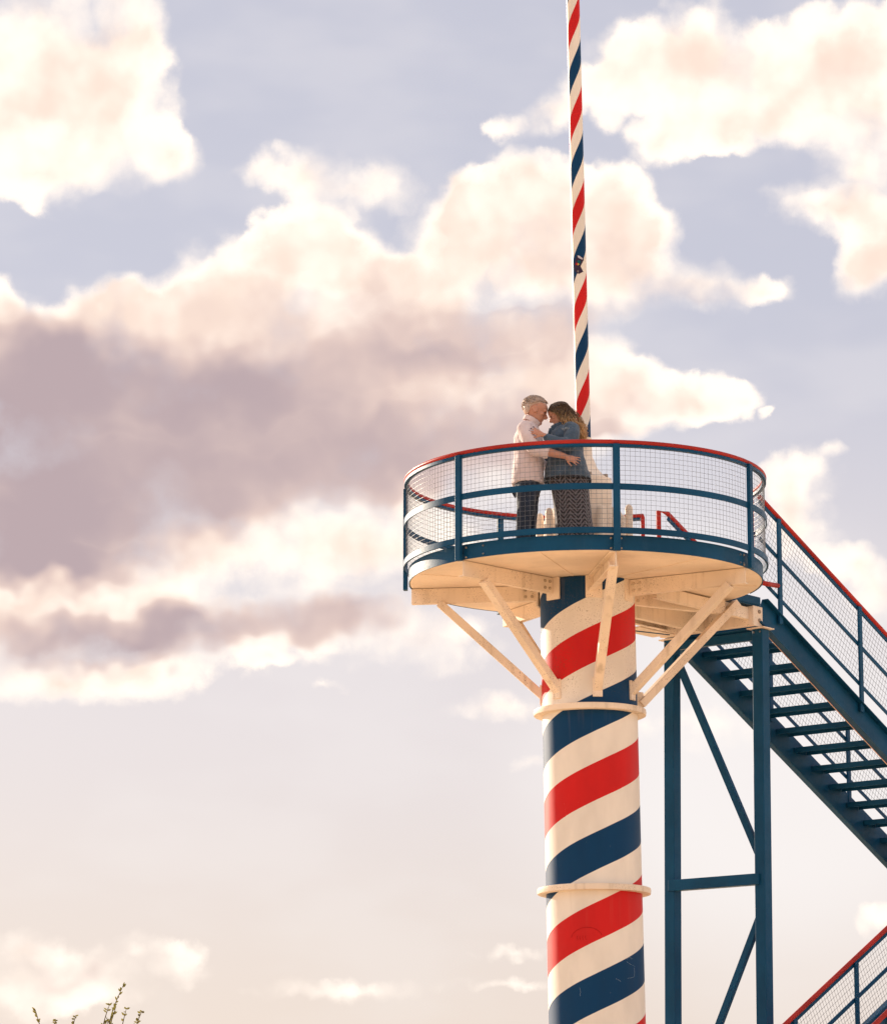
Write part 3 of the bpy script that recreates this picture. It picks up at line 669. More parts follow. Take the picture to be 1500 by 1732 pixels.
# ------------------------------------------------------------------ blue support frame below the landing
frame = thing('support_frame', 'blue square-tube trestle of two posts with diagonal braces under the stair head', 'frame')
yr, yl = S(TE, HW - .03, 0).y, S(TE, -HW + .03, 0).y
def leg(pxa, pya, pxb, pyb, Y):
    a, b_ = AT(pxa, pya, Y), AT(pxb, pyb, Y); d_ = (b_ - a) / (a.z - b_.z); return a, a + d_ * a.z
lr_t, lr_b = leg(1286, 1065, 1293.8, 1732, yr)
ll_t, ll_b = leg(1136.6, 1110, 1138.6, 1732, yl)
ll_t = ll_t + (ll_t - ll_b).normalized() * (lr_t.z - ll_t.z)
legs = []
for a, b_ in ((lr_t, lr_b), (ll_t, ll_b)):
    k = MB(); k.beam(a, b_, .132, .132, wv_ ); legs.append(k.build('post', m_blue, frame, bevel=.008))
    cp = MB(); cp.frame_box(a + Vector((0, 0, .006)), dv * .10, wv_ * .11, Vector((0, 0, .006))); cp.build('cap_plate', m_cream, frame)
    for sx_ in (-1, 1):
        hb = MB(); hexbolt(hb, a + wv_ * .04 * sx_ - dv * .067 - Vector((0, 0, .035)), -dv, .012, .01); hb.build('bolt', m_steel, frame)
    bp_ = MB(); bp_.frame_box(Vector((b_.x, b_.y, .012)), dv * .16, wv_ * .16, Vector((0, 0, .012))); bp_.build('base_plate', m_blue, frame)
def on_leg(a, b_, z): return a + (b_ - a) * ((a.z - z) / (a.z - b_.z))
zc_ = ZZ(1488, yr)
k = MB(); k.beam(on_leg(ll_t, ll_b, zc_) - dv * .045, on_leg(lr_t, lr_b, zc_) - dv * .045, .10, .118, dv); k.build('cross_bar', m_blue, frame, bevel=.006)
z0, z1 = ZZ(1112, yl), ZZ(1452, yr)
k = MB(); k.beam(on_leg(ll_t, ll_b, z0) + wv_ * .05, on_leg(lr_t, lr_b, z1) - wv_ * .03, .055, .075, dv); k.build('brace', m_blue, frame, bevel=.004)
z1 = ZZ(1545, yr); z0 = .5
k = MB(); pb = on_leg(lr_t, lr_b, z1) - wv_ * .03; pv = AT(1217, 1732, (yr + yl) / 2); k.beam(pb, pb + (pv - pb) * 1.9, .055, .075, dv); k.build('brace', m_blue, frame, bevel=.004)
for zz in (ZZ(1075, yr), ):
    k = MB(); k.beam(on_leg(ll_t, ll_b, zz), on_leg(lr_t, lr_b, zz), .06, .09, dv); k.build('cross_bar', m_blue, frame, bevel=.004)

# ------------------------------------------------------------------ lower return flight
low = thing('staircase', 'lower blue stair flight with red handrail in the bottom right corner', 'stairs')
S1 = HW + .20
ta, za = solve(1500, 1568, S1); tb, zb2 = solve(1326, 1732, S1)
sl2 = (za - zb2) / (ta - tb)
lz = lambda t_: za + sl2 * (t_ - ta) - .02
print('lower', ta, za, tb, zb2, sl2)
nl = lambda t_: lz(t_) - .93
T2 = min(T_END, ta + 2.4); T1 = ta - (nl(ta)) / sl2 + .1
S2 = S1 + 1.17
for s in (S1, S2):
    k = MB(); k.channel(S(T1, s, nl(T1) - .05), S(T2, s, nl(T2) - .05), .07, .30, .012, wv_, open_dir=(-1 if s == S1 else 1)); k.build('stringer', m_blue, low, bevel=.003)
i = 0; t_ = T1 + .2
while t_ < T2:
    share(proto, S(t_, (S1 + S2) / 2, nl(t_) + .02), (0, 0, rz + math.pi), low); t_ += .33
pz, _z = solve(1446, 1660, S1)
for s in (S1, S2):
    stair_rail(low, s, T1 + .1, T2, lz, sl2, [pz + 1.17 * k for k in range(-3, 3) if T1 < pz + 1.17 * k < T2], lambda q_: nl(q_) - .05, mesh_from=T1 + .1, drop=.84)
zL = nl(T2)
k = MB(); k.frame_box(S(T2 + .6, (S2 - HW) / 2, zL), dv * .6, wv_ * ((S2 + HW) / 2), Vector((0, 0, .03))); k.build('landing', m_blue, low)
for tt in (T2 + .1, T2 + 1.1):
    for s in (-HW, S2):
        k = MB(); k.beam(S(tt, s, 0), S(tt, s, zL - .032), .12, .12, wv_); k.build('post', m_blue, low, bevel=.006)

# ------------------------------------------------------------------ people
PY = 35.15
def Qc(cx, cy, dy=0.0):         # crop millimetres -> world
    p = AT(840 + cx / 6.185, 650 + cy / 6.185, PY); return Vector((p.x, PY + dy, p.z))
FLOOR = 650 * 0
def floor_cy():
    lo, hi = 1500.0, 2300.0
    for _ in range(40):
        m_ = (lo + hi) / 2
        if Qc(0, m_).z > ZD: lo = m_
        else: hi = m_
    return lo
FC = floor_cy()
def ell(cx, cy, hx, lat, dy=0.0, n=28, sq=2.3, tilt=0.0):
    out = []
    for k in range(n):
        a = 2 * math.pi * k / n; c_, s_ = math.cos(a), math.sin(a)
        x = math.copysign(abs(c_) ** (2 / sq), c_) * hx; y = math.copysign(abs(s_) ** (2 / sq), s_) * lat
        out.append(Qc(cx + x, cy + x * tilt, dy + y / 1000))
    return out
def limb(mb, pts, rads, n=14):
    # smooth the joint path a little with extra points
    P = [Qc(*p) for p in pts]; pp, rr = [], []
    for i in range(len(P) - 1):
        for j in range(4):
            f_ = j / 4; p0 = P[max(i - 1, 0)]; p1 = P[i]; p2 = P[i + 1]; p3 = P[min(i + 2, len(P) - 1)]
            v = .5 * ((2 * p1) + (p2 - p0) * f_ + (2 * p0 - 5 * p1 + 4 * p2 - p3) * f_ ** 2 + (3 * p1 - p0 - 3 * p2 + p3) * f_ ** 3)
            pp.append(v); rr.append((rads[i] + (rads[i + 1] - rads[i]) * f_) / 1000)
    pp.append(P[-1]); rr.append(rads[-1] / 1000)
    mb.tube(pp, rr, n)
    mb.ball(pp[0], rr[0] * .98, 12, 8); mb.ball(pp[-1], rr[-1] * .98, 12, 8)
def remesh(mb, name, voxel, smooth=4, fac=.5, wrinkle=0.0, wscale=9.0, zs=.5):
    me = mb.mesh(name); ob = bpy.data.objects.new(name, me); COL.objects.link(ob)
    r = ob.modifiers.new('r', 'REMESH'); r.mode = 'VOXEL'; r.voxel_size = voxel
    s = ob.modifiers.new('s', 'SMOOTH'); s.factor = fac; s.iterations = smooth
    dg = bpy.context.evaluated_depsgraph_get(); dg.update()
    me2 = bpy.data.meshes.new_from_object(ob.evaluated_get(dg)); COL.objects.unlink(ob); bpy.data.objects.remove(ob)
    if wrinkle > 0:
        ns = [v.normal.copy() for v in me2.vertices]
        for v, n_ in zip(me2.vertices, ns):
            c_ = Vector((v.co.x * wscale, v.co.y * wscale, v.co.z * wscale * zs))
            w_ = noise.noise(c_) * .6 + abs(noise.noise(c_ * 1.9 + Vector((3, 1, 7)))) * .7 - .2
            v.co += n_ * w_ * wrinkle
    for p in me2.polygons: p.use_smooth = True
    me2.name = name; return me2
def put(me, name, mat, parent):
    me.materials.clear(); me.materials.append(mat); o = bpy.data.objects.new(name, me); COL.objects.link(o); o.parent = parent; return o
def head(mb, chin, H, tilt, face, ears=True):
    """chin = crop position of the chin tip; face +1 looks right, -1 looks left; tilt = forward nod"""
    sl = [(-.03,.20,-.02,.10),(.0,.37,-.02,.15),(.05,.425,-.08,.20),(.10,.425,-.14,.24),(.145,.395,-.20,.27),(.185,.405,-.24,.285),(.215,.43,-.27,.29),(.245,.405,-.29,.295),(.28,.435,-.31,.30),
          (.32,.405,-.36,.31),(.40,.40,-.43,.335),(.46,.385,-.46,.345),(.50,.365,-.48,.35),(.545,.405,-.49,.355),(.58,.425,-.50,.36),(.66,.43,-.50,.365),(.75,.41,-.485,.36),(.83,.355,-.44,.33),(.90,.27,-.36,.27),(.96,.14,-.22,.17),(.99,.02,-.08,.06)]
    hz = H / 1000.0; o = Qc(*chin); ca, sa = math.cos(tilt), math.sin(tilt)
    def L(x, y, z):
        x -= .42; xr = x * ca + z * sa; zr = -x * sa + z * ca
        return o + Vector((face * xr * hz, y * hz, zr * hz))
    rings = []
    for z, fr, bk, hw in sl:
        cx_, a_ = (fr + bk) / 2, (fr - bk) / 2; ring = []
        for k in range(28):
            an = 2 * math.pi * k / 28; c_, s_ = math.cos(an), math.sin(an)
            pw = 2.0
            ring.append(L(cx_ + a_ * math.copysign(abs(c_) ** .92, c_), hw * math.copysign(abs(s_) ** .9, s_), z))
        rings.append(ring)
    mb.loft(rings)
    # nose, brow, lips, ears
    mb.tube([L(.38, 0, .545), L(.43, 0, .47), L(.49, 0, .39), L(.475, 0, .345), L(.40, 0, .335)], [.030 * hz, .042 * hz, .062 * hz, .066 * hz, .05 * hz], 10)
    mb.ball(L(.50, 0, .372), .055 * hz, 10, 6)
    for sy in (-1, 1):
        mb.ball(L(.455, sy * .055, .36), .042 * hz, 8, 6)
        mb.tube([L(.40, sy * .05, .575), L(.405, sy * .16, .59), L(.34, sy * .27, .57)], .04 * hz, 8)
        mb.ball(L(.29, sy * .21, .42), (.10 * hz, .09 * hz, .08 * hz), 10, 6)
        if not ears: continue
        ring = [L(-.02 + .075 * math.cos(q_) - .03 * math.sin(q_), sy * (.375 + .02 * math.cos(q_)), .47 + .12 * math.sin(q_)) for q_ in [2 * math.pi * k / 12 for k in range(13)]]
        mb.tube(ring, .026 * hz, 6, cap=False); mb.ball(L(-.02, sy * .355, .46), (.07 * hz, .03 * hz, .10 * hz), 10, 6)
    return L
def hand(mb, wrist, d, nrm, size=1.0, spread=9, curl=.25, thumb=1, back=.0):
    """d: direction of the fingers, nrm: direction out of the back of the hand (world vectors). returns finger tips"""
    d = Vector(d).normalized(); nrm = Vector(nrm); nrm = (nrm - d * nrm.dot(d)).normalized(); sd = d.cross(nrm).normalized(); w = Vector(wrist)
    k = .001 * size; rings = []
    for a_, hw, th in ((-10, 27, 19), (15, 31, 18), (45, 39, 16), (75, 42, 15), (95, 40, 13)):
        ring = []
        for j in range(16):
            an = 2 * math.pi * j / 16; ring.append(w + d * a_ * k + sd * hw * math.cos(an) * k + nrm * th * math.sin(an) * k)
        rings.append(ring)
    mb.loft(rings); tips = []
    for j, (off, ln) in enumerate(((-30, 72), (-10.5, 82), (10, 77), (29, 60))):
        an = R(spread) * (off / 20.0); fd = (d * math.cos(an) + sd * math.sin(an)).normalized(); p = w + d * 88 * k + sd * off * k
        pts = [p - fd * 14 * k, p]; rr = [9.5 * k, 9.5 * k]; c_ = 0
        for seg, fr in ((.45, 1), (.30, 1.2), (.25, .8)):
            c_ += curl * fr; fd2 = (fd * math.cos(c_) - nrm * math.sin(c_)).normalized(); p = p + fd2 * ln * seg * k; pts.append(p); rr.append(rr[-1] * .93)
        mb.tube(pts, rr, 8); mb.ball(pts[-1], rr[-1], 8, 6); tips.append((pts[-1], fd2, nrm))
    td = (d * .72 + sd * thumb * -.70 - nrm * .25).normalized(); p = w + d * 22 * k - sd * thumb * 26 * k
    q1 = p + td * 38 * k; q2 = q1 + (td + d * .5).normalized() * 30 * k; q3 = q2 + (td + d * .8).normalized() * 24 * k
    mb.tube([p - td * 12 * k, p, q1, q2, q3], [14 * k, 14 * k, 11 * k, 10 * k, 8 * k], 8); mb.ball(q3, 8 * k, 8, 6)
    return tips
def locks(mb, roots, seed, n=5):
    random.seed(seed)
    for path, r in roots:
        mb.tube(path, [r * (.55 + .45 * math.sin(math.pi * min(1, (i + 1) / (len(path) - .2)))) if i < len(path) - 1 else r * .12 for i in range(len(path))], n)
def spline(P, n):
    out = []
    for i in range(len(P) - 1):
        p0, p1, p2, p3 = P[max(i - 1, 0)], P[i], P[i + 1], P[min(i + 2, len(P) - 1)]
        for j in range(n):
            f_ = j / n; out.append(.5 * ((2 * p1) + (p2 - p0) * f_ + (2 * p0 - 5 * p1 + 4 * p2 - p3) * f_ ** 2 + (3 * p1 - p0 - 3 * p2 + p3) * f_ ** 3))
    out.append(P[-1]); return out

# --- the man: pale shirt, dark jeans, grey hair, facing right
man = thing('person', 'grey-haired person in a pale pink shirt and dark jeans, forehead against the other person', 'person', 'couple embracing on the platform')
bm_ = MB()
Lm = head(bm_, (464, 434), 258, R(22), 1)
limb(bm_, [(330, 500), (350, 420), (375, 345), (395, 300)], [88, 66, 62, 60])
for args in ():
    pass
bm_.loft([ell(325, 1075, 120, 160), ell(325, 960, 130, 170), ell(335, 800, 120, 160), ell(335, 640, 128, 180), ell(332, 540, 112, 170), ell(340, 470, 75, 110), ell(350, 420, 55, 60)])
limb(bm_, [(300, 505, -.165), (340, 640, -.235), (395, 752, -.275), (520, 775, -.290), (640, 800, -.285), (705, 815, -.270)], [58, 50, 44, 46, 36, 29])
wm = Qc(712, 817, -.268)
tips = hand(bm_, wm, Qc(860, 868, -.258) - wm, Vector((.1, -1, .25)), .92, 12, .10, thumb=-1)
limb(bm_, [(310, 505, .165), (360, 640, .235), (420, 752, .275), (560, 785, .29), (700, 800, .26)], [58, 50, 44, 42, 30])
wf = Qc(705, 800, .258); hand(bm_, wf, Vector((1, -.15, -.25)), Vector((.1, 1, .2)), .92, 8, .25, thumb=1)
def leg_pts(dx, dy): return [(325 + dx * .2, 1030, dy), (320 + dx * .6, 1240, dy), (305 + dx, FC - 450, dy), (290 + dx, FC - 230, dy), (285 + dx, FC - 70, dy)]
for dx, dy in ((-22, -.095), (36, .095)):
    limb(bm_, leg_pts(dx, dy), [92, 78, 58, 54, 40])
    limb(bm_, [(275 + dx, FC - 40, dy), (350 + dx, FC - 36, dy), (430 + dx, FC - 32, dy)], [36, 34, 26])
put(remesh(bm_, 'body', .0065, 3), 'body', m_skin, man)
for sy in (-1, 1):
    ey = MB(); ey.ball(Lm(.350, sy * .15, .50), .0125, 10, 8); ey.build('eye', m_eye, man, smooth=True)
sh_ = MB()
sh_.loft([ell(325, 1052, 172, 212, sq=2.2), ell(325, 985, 172, 210), ell(328, 885, 166, 202), ell(338, 770, 158, 200), ell(335, 660, 158, 215), ell(330, 570, 150, 215), ell(328, 505, 128, 190), ell(335, 455, 100, 140), ell(350, 420, 82, 95), ell(362, 396, 76, 82, tilt=.25)])
limb(sh_, [(290, 500, -.165), (325, 620, -.235), (385, 738, -.272), (440, 758, -.282), (500, 768, -.288)], [84, 76, 68, 64, 66], 18)
limb(sh_, [(300, 500, .165), (350, 630, .235), (410, 745, .275), (500, 775, .288)], [82, 74, 66, 62], 18)
sho = put(remesh(sh_, 'shirt', .010, 5, .5, .012, 11, .45), 'shirt', m_shirt, man)
cf = MB(); a_, b_ = Qc(478, 766, -.287), Qc(532, 772, -.290)
cf.tube([a_ + (b_ - a_) * x for x in (0, .25, .5, .75, 1)], [.070, .076, .077, .074, .066], 20); put(remesh(cf, 'cuff', .008, 2, .5, .006, 22, 1), 'cuff', m_shirt, sho)
cr = MB()
for sy in (-1, 1):
    ring = [Qc(285, 345, 0), Qc(300, 352, sy * .062), Qc(350, 372, sy * .088), Qc(405, 405, sy * .078), Qc(442, 432, sy * .04)]
    for p_, q_ in zip(ring[:-1], ring[1:]):
        cr.beam(p_, q_, .012, .052, Vector((0, 1, 0)))
put(remesh(cr, 'collar', .007, 3), 'shirt_collar', m_shirt, sho)
# vertical shirt hem tails and the cloth hanging from the rear pocket
fl = MB(); fl.loft([[Qc(a + x * w_, c + .25 * x * w_, -.10 + y) for x, y in ((-1, -.006), (1, -.006), (1, .006), (-1, .006))] for a, c, w_ in ((175, 1120, 24), (178, 1160, 26), (186, 1190, 16), (193, 1215, 5))])
put(remesh(fl, 'pocket_cloth', .006, 2), 'pocket_cloth', m_jeans, man)
tr_ = MB()
tr_.loft([ell(325, 1175, 120, 178), ell(326, 1100, 140, 185), ell(326, 1030, 146, 188), ell(326, 960, 140, 184)])
for dx, dy in ((-22, -.095), (36, .095)):
    limb(tr_, leg_pts(dx, dy), [112, 96, 78, 74, 72], 18)
put(remesh(tr_, 'jeans', .010, 4, .5, .010, 14, .7), 'jeans', m_jeans, man)
for dx, dy in ((-22, -.095), (36, .095)):
    s_ = MB(); s_.loft([[Qc(350 + dx + x * hx, cy_, dy + y * .046) for x, y in [(math.cos(2 * math.pi * k / 20), math.sin(2 * math.pi * k / 20)) for k in range(20)]] for cy_, hx in ((FC - 1, 140), (FC - 24, 143), (FC - 42, 130), (FC - 66, 92), (FC - 86, 66))])
    put(remesh(s_, 'shoe', .008, 3), 'shoe', m_shoe, man)
# hair: swept back, grey
hr = MB(); random.seed(3)
capr = []
for z, fr, bk, hw in ((.22, -.20, -.36, .24), (.28, -.16, -.44, .31), (.36, -.13, -.50, .345), (.45, -.11, -.535, .365), (.54, -.06, -.555, .385), (.61, .06, -.56, .395), (.68, .20, -.555, .40), (.75, .33, -.54, .395), (.82, .37, -.50, .375), (.89, .33, -.43, .33), (.95, .24, -.33, .26), (1.0, .13, -.21, .18), (1.03, .02, -.10, .07)):
    capr.append([Lm((fr + bk) / 2 + (fr - bk) / 2 * .955 * math.cos(2 * math.pi * k / 28), hw * .955 * math.sin(2 * math.pi * k / 28), z) for k in range(28)])
hr.loft(capr)
CE = Vector((-.06, 0, .62)); RE = Vector((.515, .40, .425))
def on_skull(p, k_):
    c_ = p - CE; e_ = Vector((c_.x / RE.x, c_.y / RE.y, c_.z / RE.z)); return CE + c_ * (k_ / max(e_.length, .15))
def swept(i, L_, az, pol, n_, ln, rad_, lift, down):
    """one lock that starts at a place on the scalp (az round the crown, pol up from the ears) and lies back along the head"""
    p = CE + Vector((RE.x * math.cos(pol) * math.cos(az), RE.y * math.cos(pol) * math.sin(az), RE.z * math.sin(pol))); pts = []
    for k in range(n_):
        f_ = k / (n_ - 1); q_ = on_skull(p, 1.035 + lift * math.sin(math.pi * f_ * .8) + random.uniform(0, .012)); pts.append(L_(*q_))
        dirn = Vector((-1, .25 * math.sin(az), -down * (.2 + f_))).normalized(); p = q_ + dirn * ln / n_
    hr.tube(pts, [rad_ * (.6 + .4 * math.sin(math.pi * k / (n_ - 1))) if k < n_ - 1 else rad_ * .2 for k in range(n_)], 5)
for i in range(900):
    az = random.uniform(-math.pi, math.pi); pol = random.uniform(-.75, 1.35)
    if abs(az) < 1.55 and pol < .30 + .42 * max(0, math.cos(az)): continue     # face and temples stay bare
    if pol < .05 and abs(az) < 1.95: continue
    swept(i, Lm, az, pol, 6, random.uniform(.22, .38), random.uniform(.003, .0055), random.uniform(.015, .07), random.uniform(.25, .9))
hm = hair_mat('grey_hair', (.60, .485, .42), (.82, .68, .59), 9.95, 10.2, .28, .45)
hr.build('hair', hm, man, smooth=True)

# --- the woman: denim jacket, long chevron skirt, long wavy hair, facing left
wom = thing('person', 'long-haired person in a denim jacket and dark chevron skirt, a hand on the pink shirt', 'person', 'couple embracing on the platform')
bw = MB()
Lw = head(bw, (619, 456), 230, R(29), -1, False)
limb(bw, [(725, 520), (705, 450), (690, 400), (670, 350)], [80, 58, 54, 52])
bw.loft([ell(790, FC - 500, 120, 150), ell(770, 1100, 150, 165), ell(750, 980, 180, 190), ell(730, 860, 165, 175), ell(730, 740, 130, 150), ell(720, 640, 135, 160), ell(712, 560, 115, 150), ell(705, 490, 75, 110), ell(700, 445, 52, 58)])
limb(bw, [(760, 510, -.150), (765, 600, -.215), (745, 690, -.270), (640, 672, -.300), (540, 632, -.310), (478, 600, -.300)], [54, 48, 42, 38, 30, 25])
ww = Qc(474, 598, -.298)
tipsw = hand(bw, ww, Qc(365, 545, -.290) - ww, Vector((.15, -1, .2)), .86, 13, .14, thumb=1)
limb(bw, [(740, 510, .150), (700, 620, .225), (640, 720, .27), (520, 730, .29), (430, 720, .28)], [54, 48, 42, 36, 26])
wf = Qc(426, 719, .278); hand(bw, wf, Vector((-1, 0, .05)), Vector((0, 1, .2)), .86, 8, .25, thumb=-1)
for dx, dy in ((-20, -.085), (30, .085)):
    limb(bw, [(770 + dx, 1100, dy), (790 + dx, FC - 450, dy), (815 + dx, FC - 70, dy)], [92, 66, 38])
    limb(bw, [(830 + dx, FC - 36, dy), (760 + dx, FC - 30, dy), (690 + dx, FC - 26, dy)], [34, 30, 22])
put(remesh(bw, 'body', .0065, 3), 'body', m_skin, wom)
for i, (p, fd, nr) in enumerate(tipsw):
    k = MB(); rot = Matrix((fd, nr.cross(fd).normalized(), nr)).transposed()
    k.ball(p + nr * .006 + fd * .002, (.010, .006, .004), 10, 6, rot); k.build('nail', m_nail, wom, smooth=True)
for sy in (-1, 1):
    ey = MB(); ey.ball(Lw(.350, sy * .15, .50), .0115, 10, 8); ey.build('eye', m_eye, wom, smooth=True)
for dx, dy in ((-20, -.085), (30, .085)):
    s_ = MB(); s_.loft([[Qc(775 + dx + x * hx, cy_, dy + y * .042) for x, y in [(math.cos(2 * math.pi * k / 20), math.sin(2 * math.pi * k / 20)) for k in range(20)]] for cy_, hx in ((FC - 1, 125), (FC - 20, 127), (FC - 40, 112), (FC - 60, 70))])
    put(remesh(s_, 'shoe', .008, 3), 'shoe', m_shoe, wom)
jk = MB()
jk.loft([ell(742, 1005, 244, 238), ell(740, 955, 240, 236), ell(728, 900, 226, 226), ell(725, 820, 204, 208), ell(732, 745, 178, 192), ell(722, 650, 180, 196), ell(708, 570, 165, 195), ell(705, 510, 145, 178), ell(700, 465, 115, 140), ell(695, 432, 86, 96)])
limb(jk, [(770, 505, -.150), (778, 600, -.222), (752, 690, -.272), (640, 678, -.300), (540, 640, -.308), (512, 624, -.306)], [88, 80, 72, 60, 46, 42], 18)
limb(jk, [(745, 505, .150), (705, 620, .225), (645, 715, .27), (530, 730, .288)], [86, 76, 66, 50], 18)
jko = put(remesh(jk, 'jacket', .010, 4, .5, .014, 12, .6), 'jacket', m_jacket, wom)
ck = MB()
for sy in (-1, 1):
    ring = [Qc(790, 415, 0), Qc(775, 425, sy * .075), Qc(700, 440, sy * .108), Qc(625, 452, sy * .10), Qc(572, 478, sy * .07), Qc(556, 540, sy * .055)]
    for p_, q_ in zip(ring[:-1], ring[1:]): ck.beam(p_, q_, .014, .055, Vector((0, 1, 0)))
put(remesh(ck, 'jacket_collar', .007, 3), 'jacket_collar', m_jacket, jko)
pt = MB()     # pale frayed patch on the sleeve, a ring of seam stitching at the shoulder
for k in range(7):
    cx_ = 665 + k * 20; yy = 516 + 8 * math.sin(k * 2.1)
    pt.tube([Qc(cx_, yy, -.243), Qc(cx_ + 14, yy + 3, -.247), Qc(cx_ + 26, yy - 2, -.247)], .005, 5)
    pt.tube([Qc(cx_ + 5, yy + 16, -.247), Qc(cx_ + 20, yy + 13, -.251)], .004, 5)
pt.build('frayed_patch', m_worn, jko, smooth=True)
fr_ = MB(); random.seed(11)
for k in range(70):
    a = 2 * math.pi * k / 70; x, y = math.cos(a) * 240, math.sin(a) * .236
    ln = random.uniform(10, 42); fr_.tube([Qc(742 + x, 1000, y), Qc(742 + x * 1.01, 1000 + ln * .6, y * 1.01), Qc(742 + x * .99 + random.uniform(-6, 6), 1000 + ln, y)], [.010, .008, .003], 5)
m_dark = cloth('dark_fringe', (.02, .018, .024))[0]
fr_.build('hem_fringe', m_dark, jko, smooth=True)
# skirt with chevrons laid out along its cloth
sk = []; nS = 96
prof = [(930, 738, 215, 205), (985, 748, 214, 205), (1100, 768, 198, 192), (1200, 780, 194, 190), (1300, 792, 192, 188), (1400, 803, 192, 188), (1500, 814, 194, 190), (1650, 828, 200, 198), (FC - 30, 842, 210, 210)]
dense = []
for i in range(len(prof) - 1):
    for j in range(6):
        f_ = j / 6; dense.append(tuple(prof[i][k] + (prof[i + 1][k] - prof[i][k]) * f_ for k in range(4)))
dense.append(prof[-1]); vs, fs, uv = [], [], []
for i, (cy_, cx_, hx, lat) in enumerate(dense):
    fl_ = max(0, (cy_ - 1000) / 900)
    for k in range(nS):
        a = 2 * math.pi * k / nS; w_ = 1 + .035 * fl_ * math.sin(a * 13 + .6 * math.sin(i * .12)) + .015 * fl_ * math.sin(a * 23 + 1)
        vs.append(Qc(cx_ + math.cos(a) * hx * w_, cy_, math.sin(a) * lat * w_ / 1000))
for i in range(len(dense) - 1):
    for k in range(nS): fs.append((i * nS + k, i * nS + (k + 1) % nS, (i + 1) * nS + (k + 1) % nS, (i + 1) * nS + k))
me = bpy.data.meshes.new('skirt'); me.from_pydata([tuple(v) for v in vs], [], fs); ul = me.uv_layers.new(name='cloth')
for p in me.polygons:
    p.use_smooth = True
    for li in p.loop_indices:
        vi = me.loops[li].vertex_index; i, k = vi // nS, vi % nS
        if k == 0 and (p.vertices[1] % nS == 0) and vi == p.vertices[1] or (k == 0 and vi == p.vertices[2]): k = nS
        ul.data[li].uv = (k / nS, dense[i][0] / 1000)
m_skirt, t, b = cloth('chevron_cloth', (.02, .018, .022), var=.1, fold=.2)
uvn = N(t, 'ShaderNodeUVMap', uv_map='cloth'); su = N(t, 'ShaderNodeSeparateXYZ', ins={0: uvn.outputs[0]})
zig = M(t, 'ABSOLUTE', M(t, 'SUBTRACT', M(t, 'FRACT', M(t, 'MULTIPLY_ADD', su.outputs[0], 8.0, .25)), .5))
band = M(t, 'FRACT', M(t, 'ADD', M(t, 'MULTIPLY', su.outputs[1], 22.0), M(t, 'MULTIPLY', zig, 3.6)))
stp = SS(t, M(t, 'ABSOLUTE', M(t, 'SUBTRACT', band, .5)), .24, .29)
base_l = b.inputs['Base Color'].links[0].from_socket
t.links.new(MIX(t, stp, base_l, (.125, .105, .115, 1)), b.inputs['Base Color'])
put(me, 'skirt', m_skirt, wom)
# long wavy hair falling down the back
hw_ = MB(); random.seed(5)
capr = []
for z, fr, bk, hwd in ((.10, .04, -.40, .30), (.20, .10, -.50, .37), (.30, .14, -.56, .40), (.40, .16, -.59, .415), (.50, .19, -.60, .42), (.60, .24, -.60, .42), (.70, .32, -.585, .415), (.78, .38, -.555, .40), (.85, .37, -.50, .37), (.92, .30, -.41, .31), (.98, .19, -.29, .22), (1.02, .05, -.13, .10)):
    capr.append([Lw((fr + bk) / 2 + (fr - bk) / 2 * math.cos(2 * math.pi * k / 28), hwd * math.sin(2 * math.pi * k / 28), z) for k in range(28)])
hw_.loft(capr)
def wavy(cps, am, rad_, n_=4):
    pts = spline(cps, n_); ph = random.uniform(0, 6); fr = random.uniform(.75, 1.2)
    pts = [p + Vector((math.sin(ph + j * fr), .7 * math.cos(ph + j * fr * .9), .35 * math.sin(ph + j * 1.3))) * am * min(1, j / 4) for j, p in enumerate(pts)]
    m_ = len(pts); hw_.tube(pts, [rad_ * (.55 + .45 * math.sin(math.pi * min(1, (k + 1) / (m_ - .5)))) if k < m_ - 1 else rad_ * .15 for k in range(m_)], 5)
for i in range(460):
    sy = random.choice((-1, 1)); x0 = random.uniform(-.42, .38); near = random.random()
    top_ = Vector((x0, sy * random.uniform(.0, .10), 1.02 - .20 * max(0, x0 - .12) / .26 - .22 * max(0, -x0 - .1) / .32))
    side = Vector((x0 * .75 - .06 + .08 * near, sy * (.30 + .13 * random.random()), .72 + .06 * random.random()))
    low1 = Vector((side.x - .10 - .10 * random.random(), sy * (.40 + .08 * random.random()), .42 + .08 * random.random()))
    a_, b_, c_ = Lw(*top_), Lw(*side), Lw(*low1)
    lat = sy * random.uniform(.02, .155)
    m1 = Qc(random.uniform(690, 835), random.uniform(395, 450), lat if abs(lat) > .07 else sy * .09)
    m2 = Qc(random.uniform(790, 905), random.uniform(455, 515), lat)
    e_ = Qc(random.uniform(840, 945), random.uniform(525, 610), lat * 1.05)
    cps = [a_, b_, c_, m1, m2, e_]
    if random.random() < .25: cps = cps[:5]
    wavy(cps, random.uniform(.007, .019), random.uniform(.003, .0065))
for i in range(50):                                                        # flyaway strands caught by the sun
    lat = random.uniform(-.15, .15)
    wavy([Lw(-.45, lat * 3, .75), Qc(random.uniform(800, 870), random.uniform(330, 380), lat), Qc(random.uniform(880, 930), random.uniform(420, 470), lat), Qc(random.uniform(900, 965), random.uniform(500, 590), lat)], random.uniform(.008, .018), random.uniform(.0015, .003))
hwm = hair_mat('wavy_brown_blond_hair', (.11, .066, .04), (.84, .57, .31), 9.82, 10.08, .35, .5)
hw_.build('hair', hwm, wom, smooth=True)

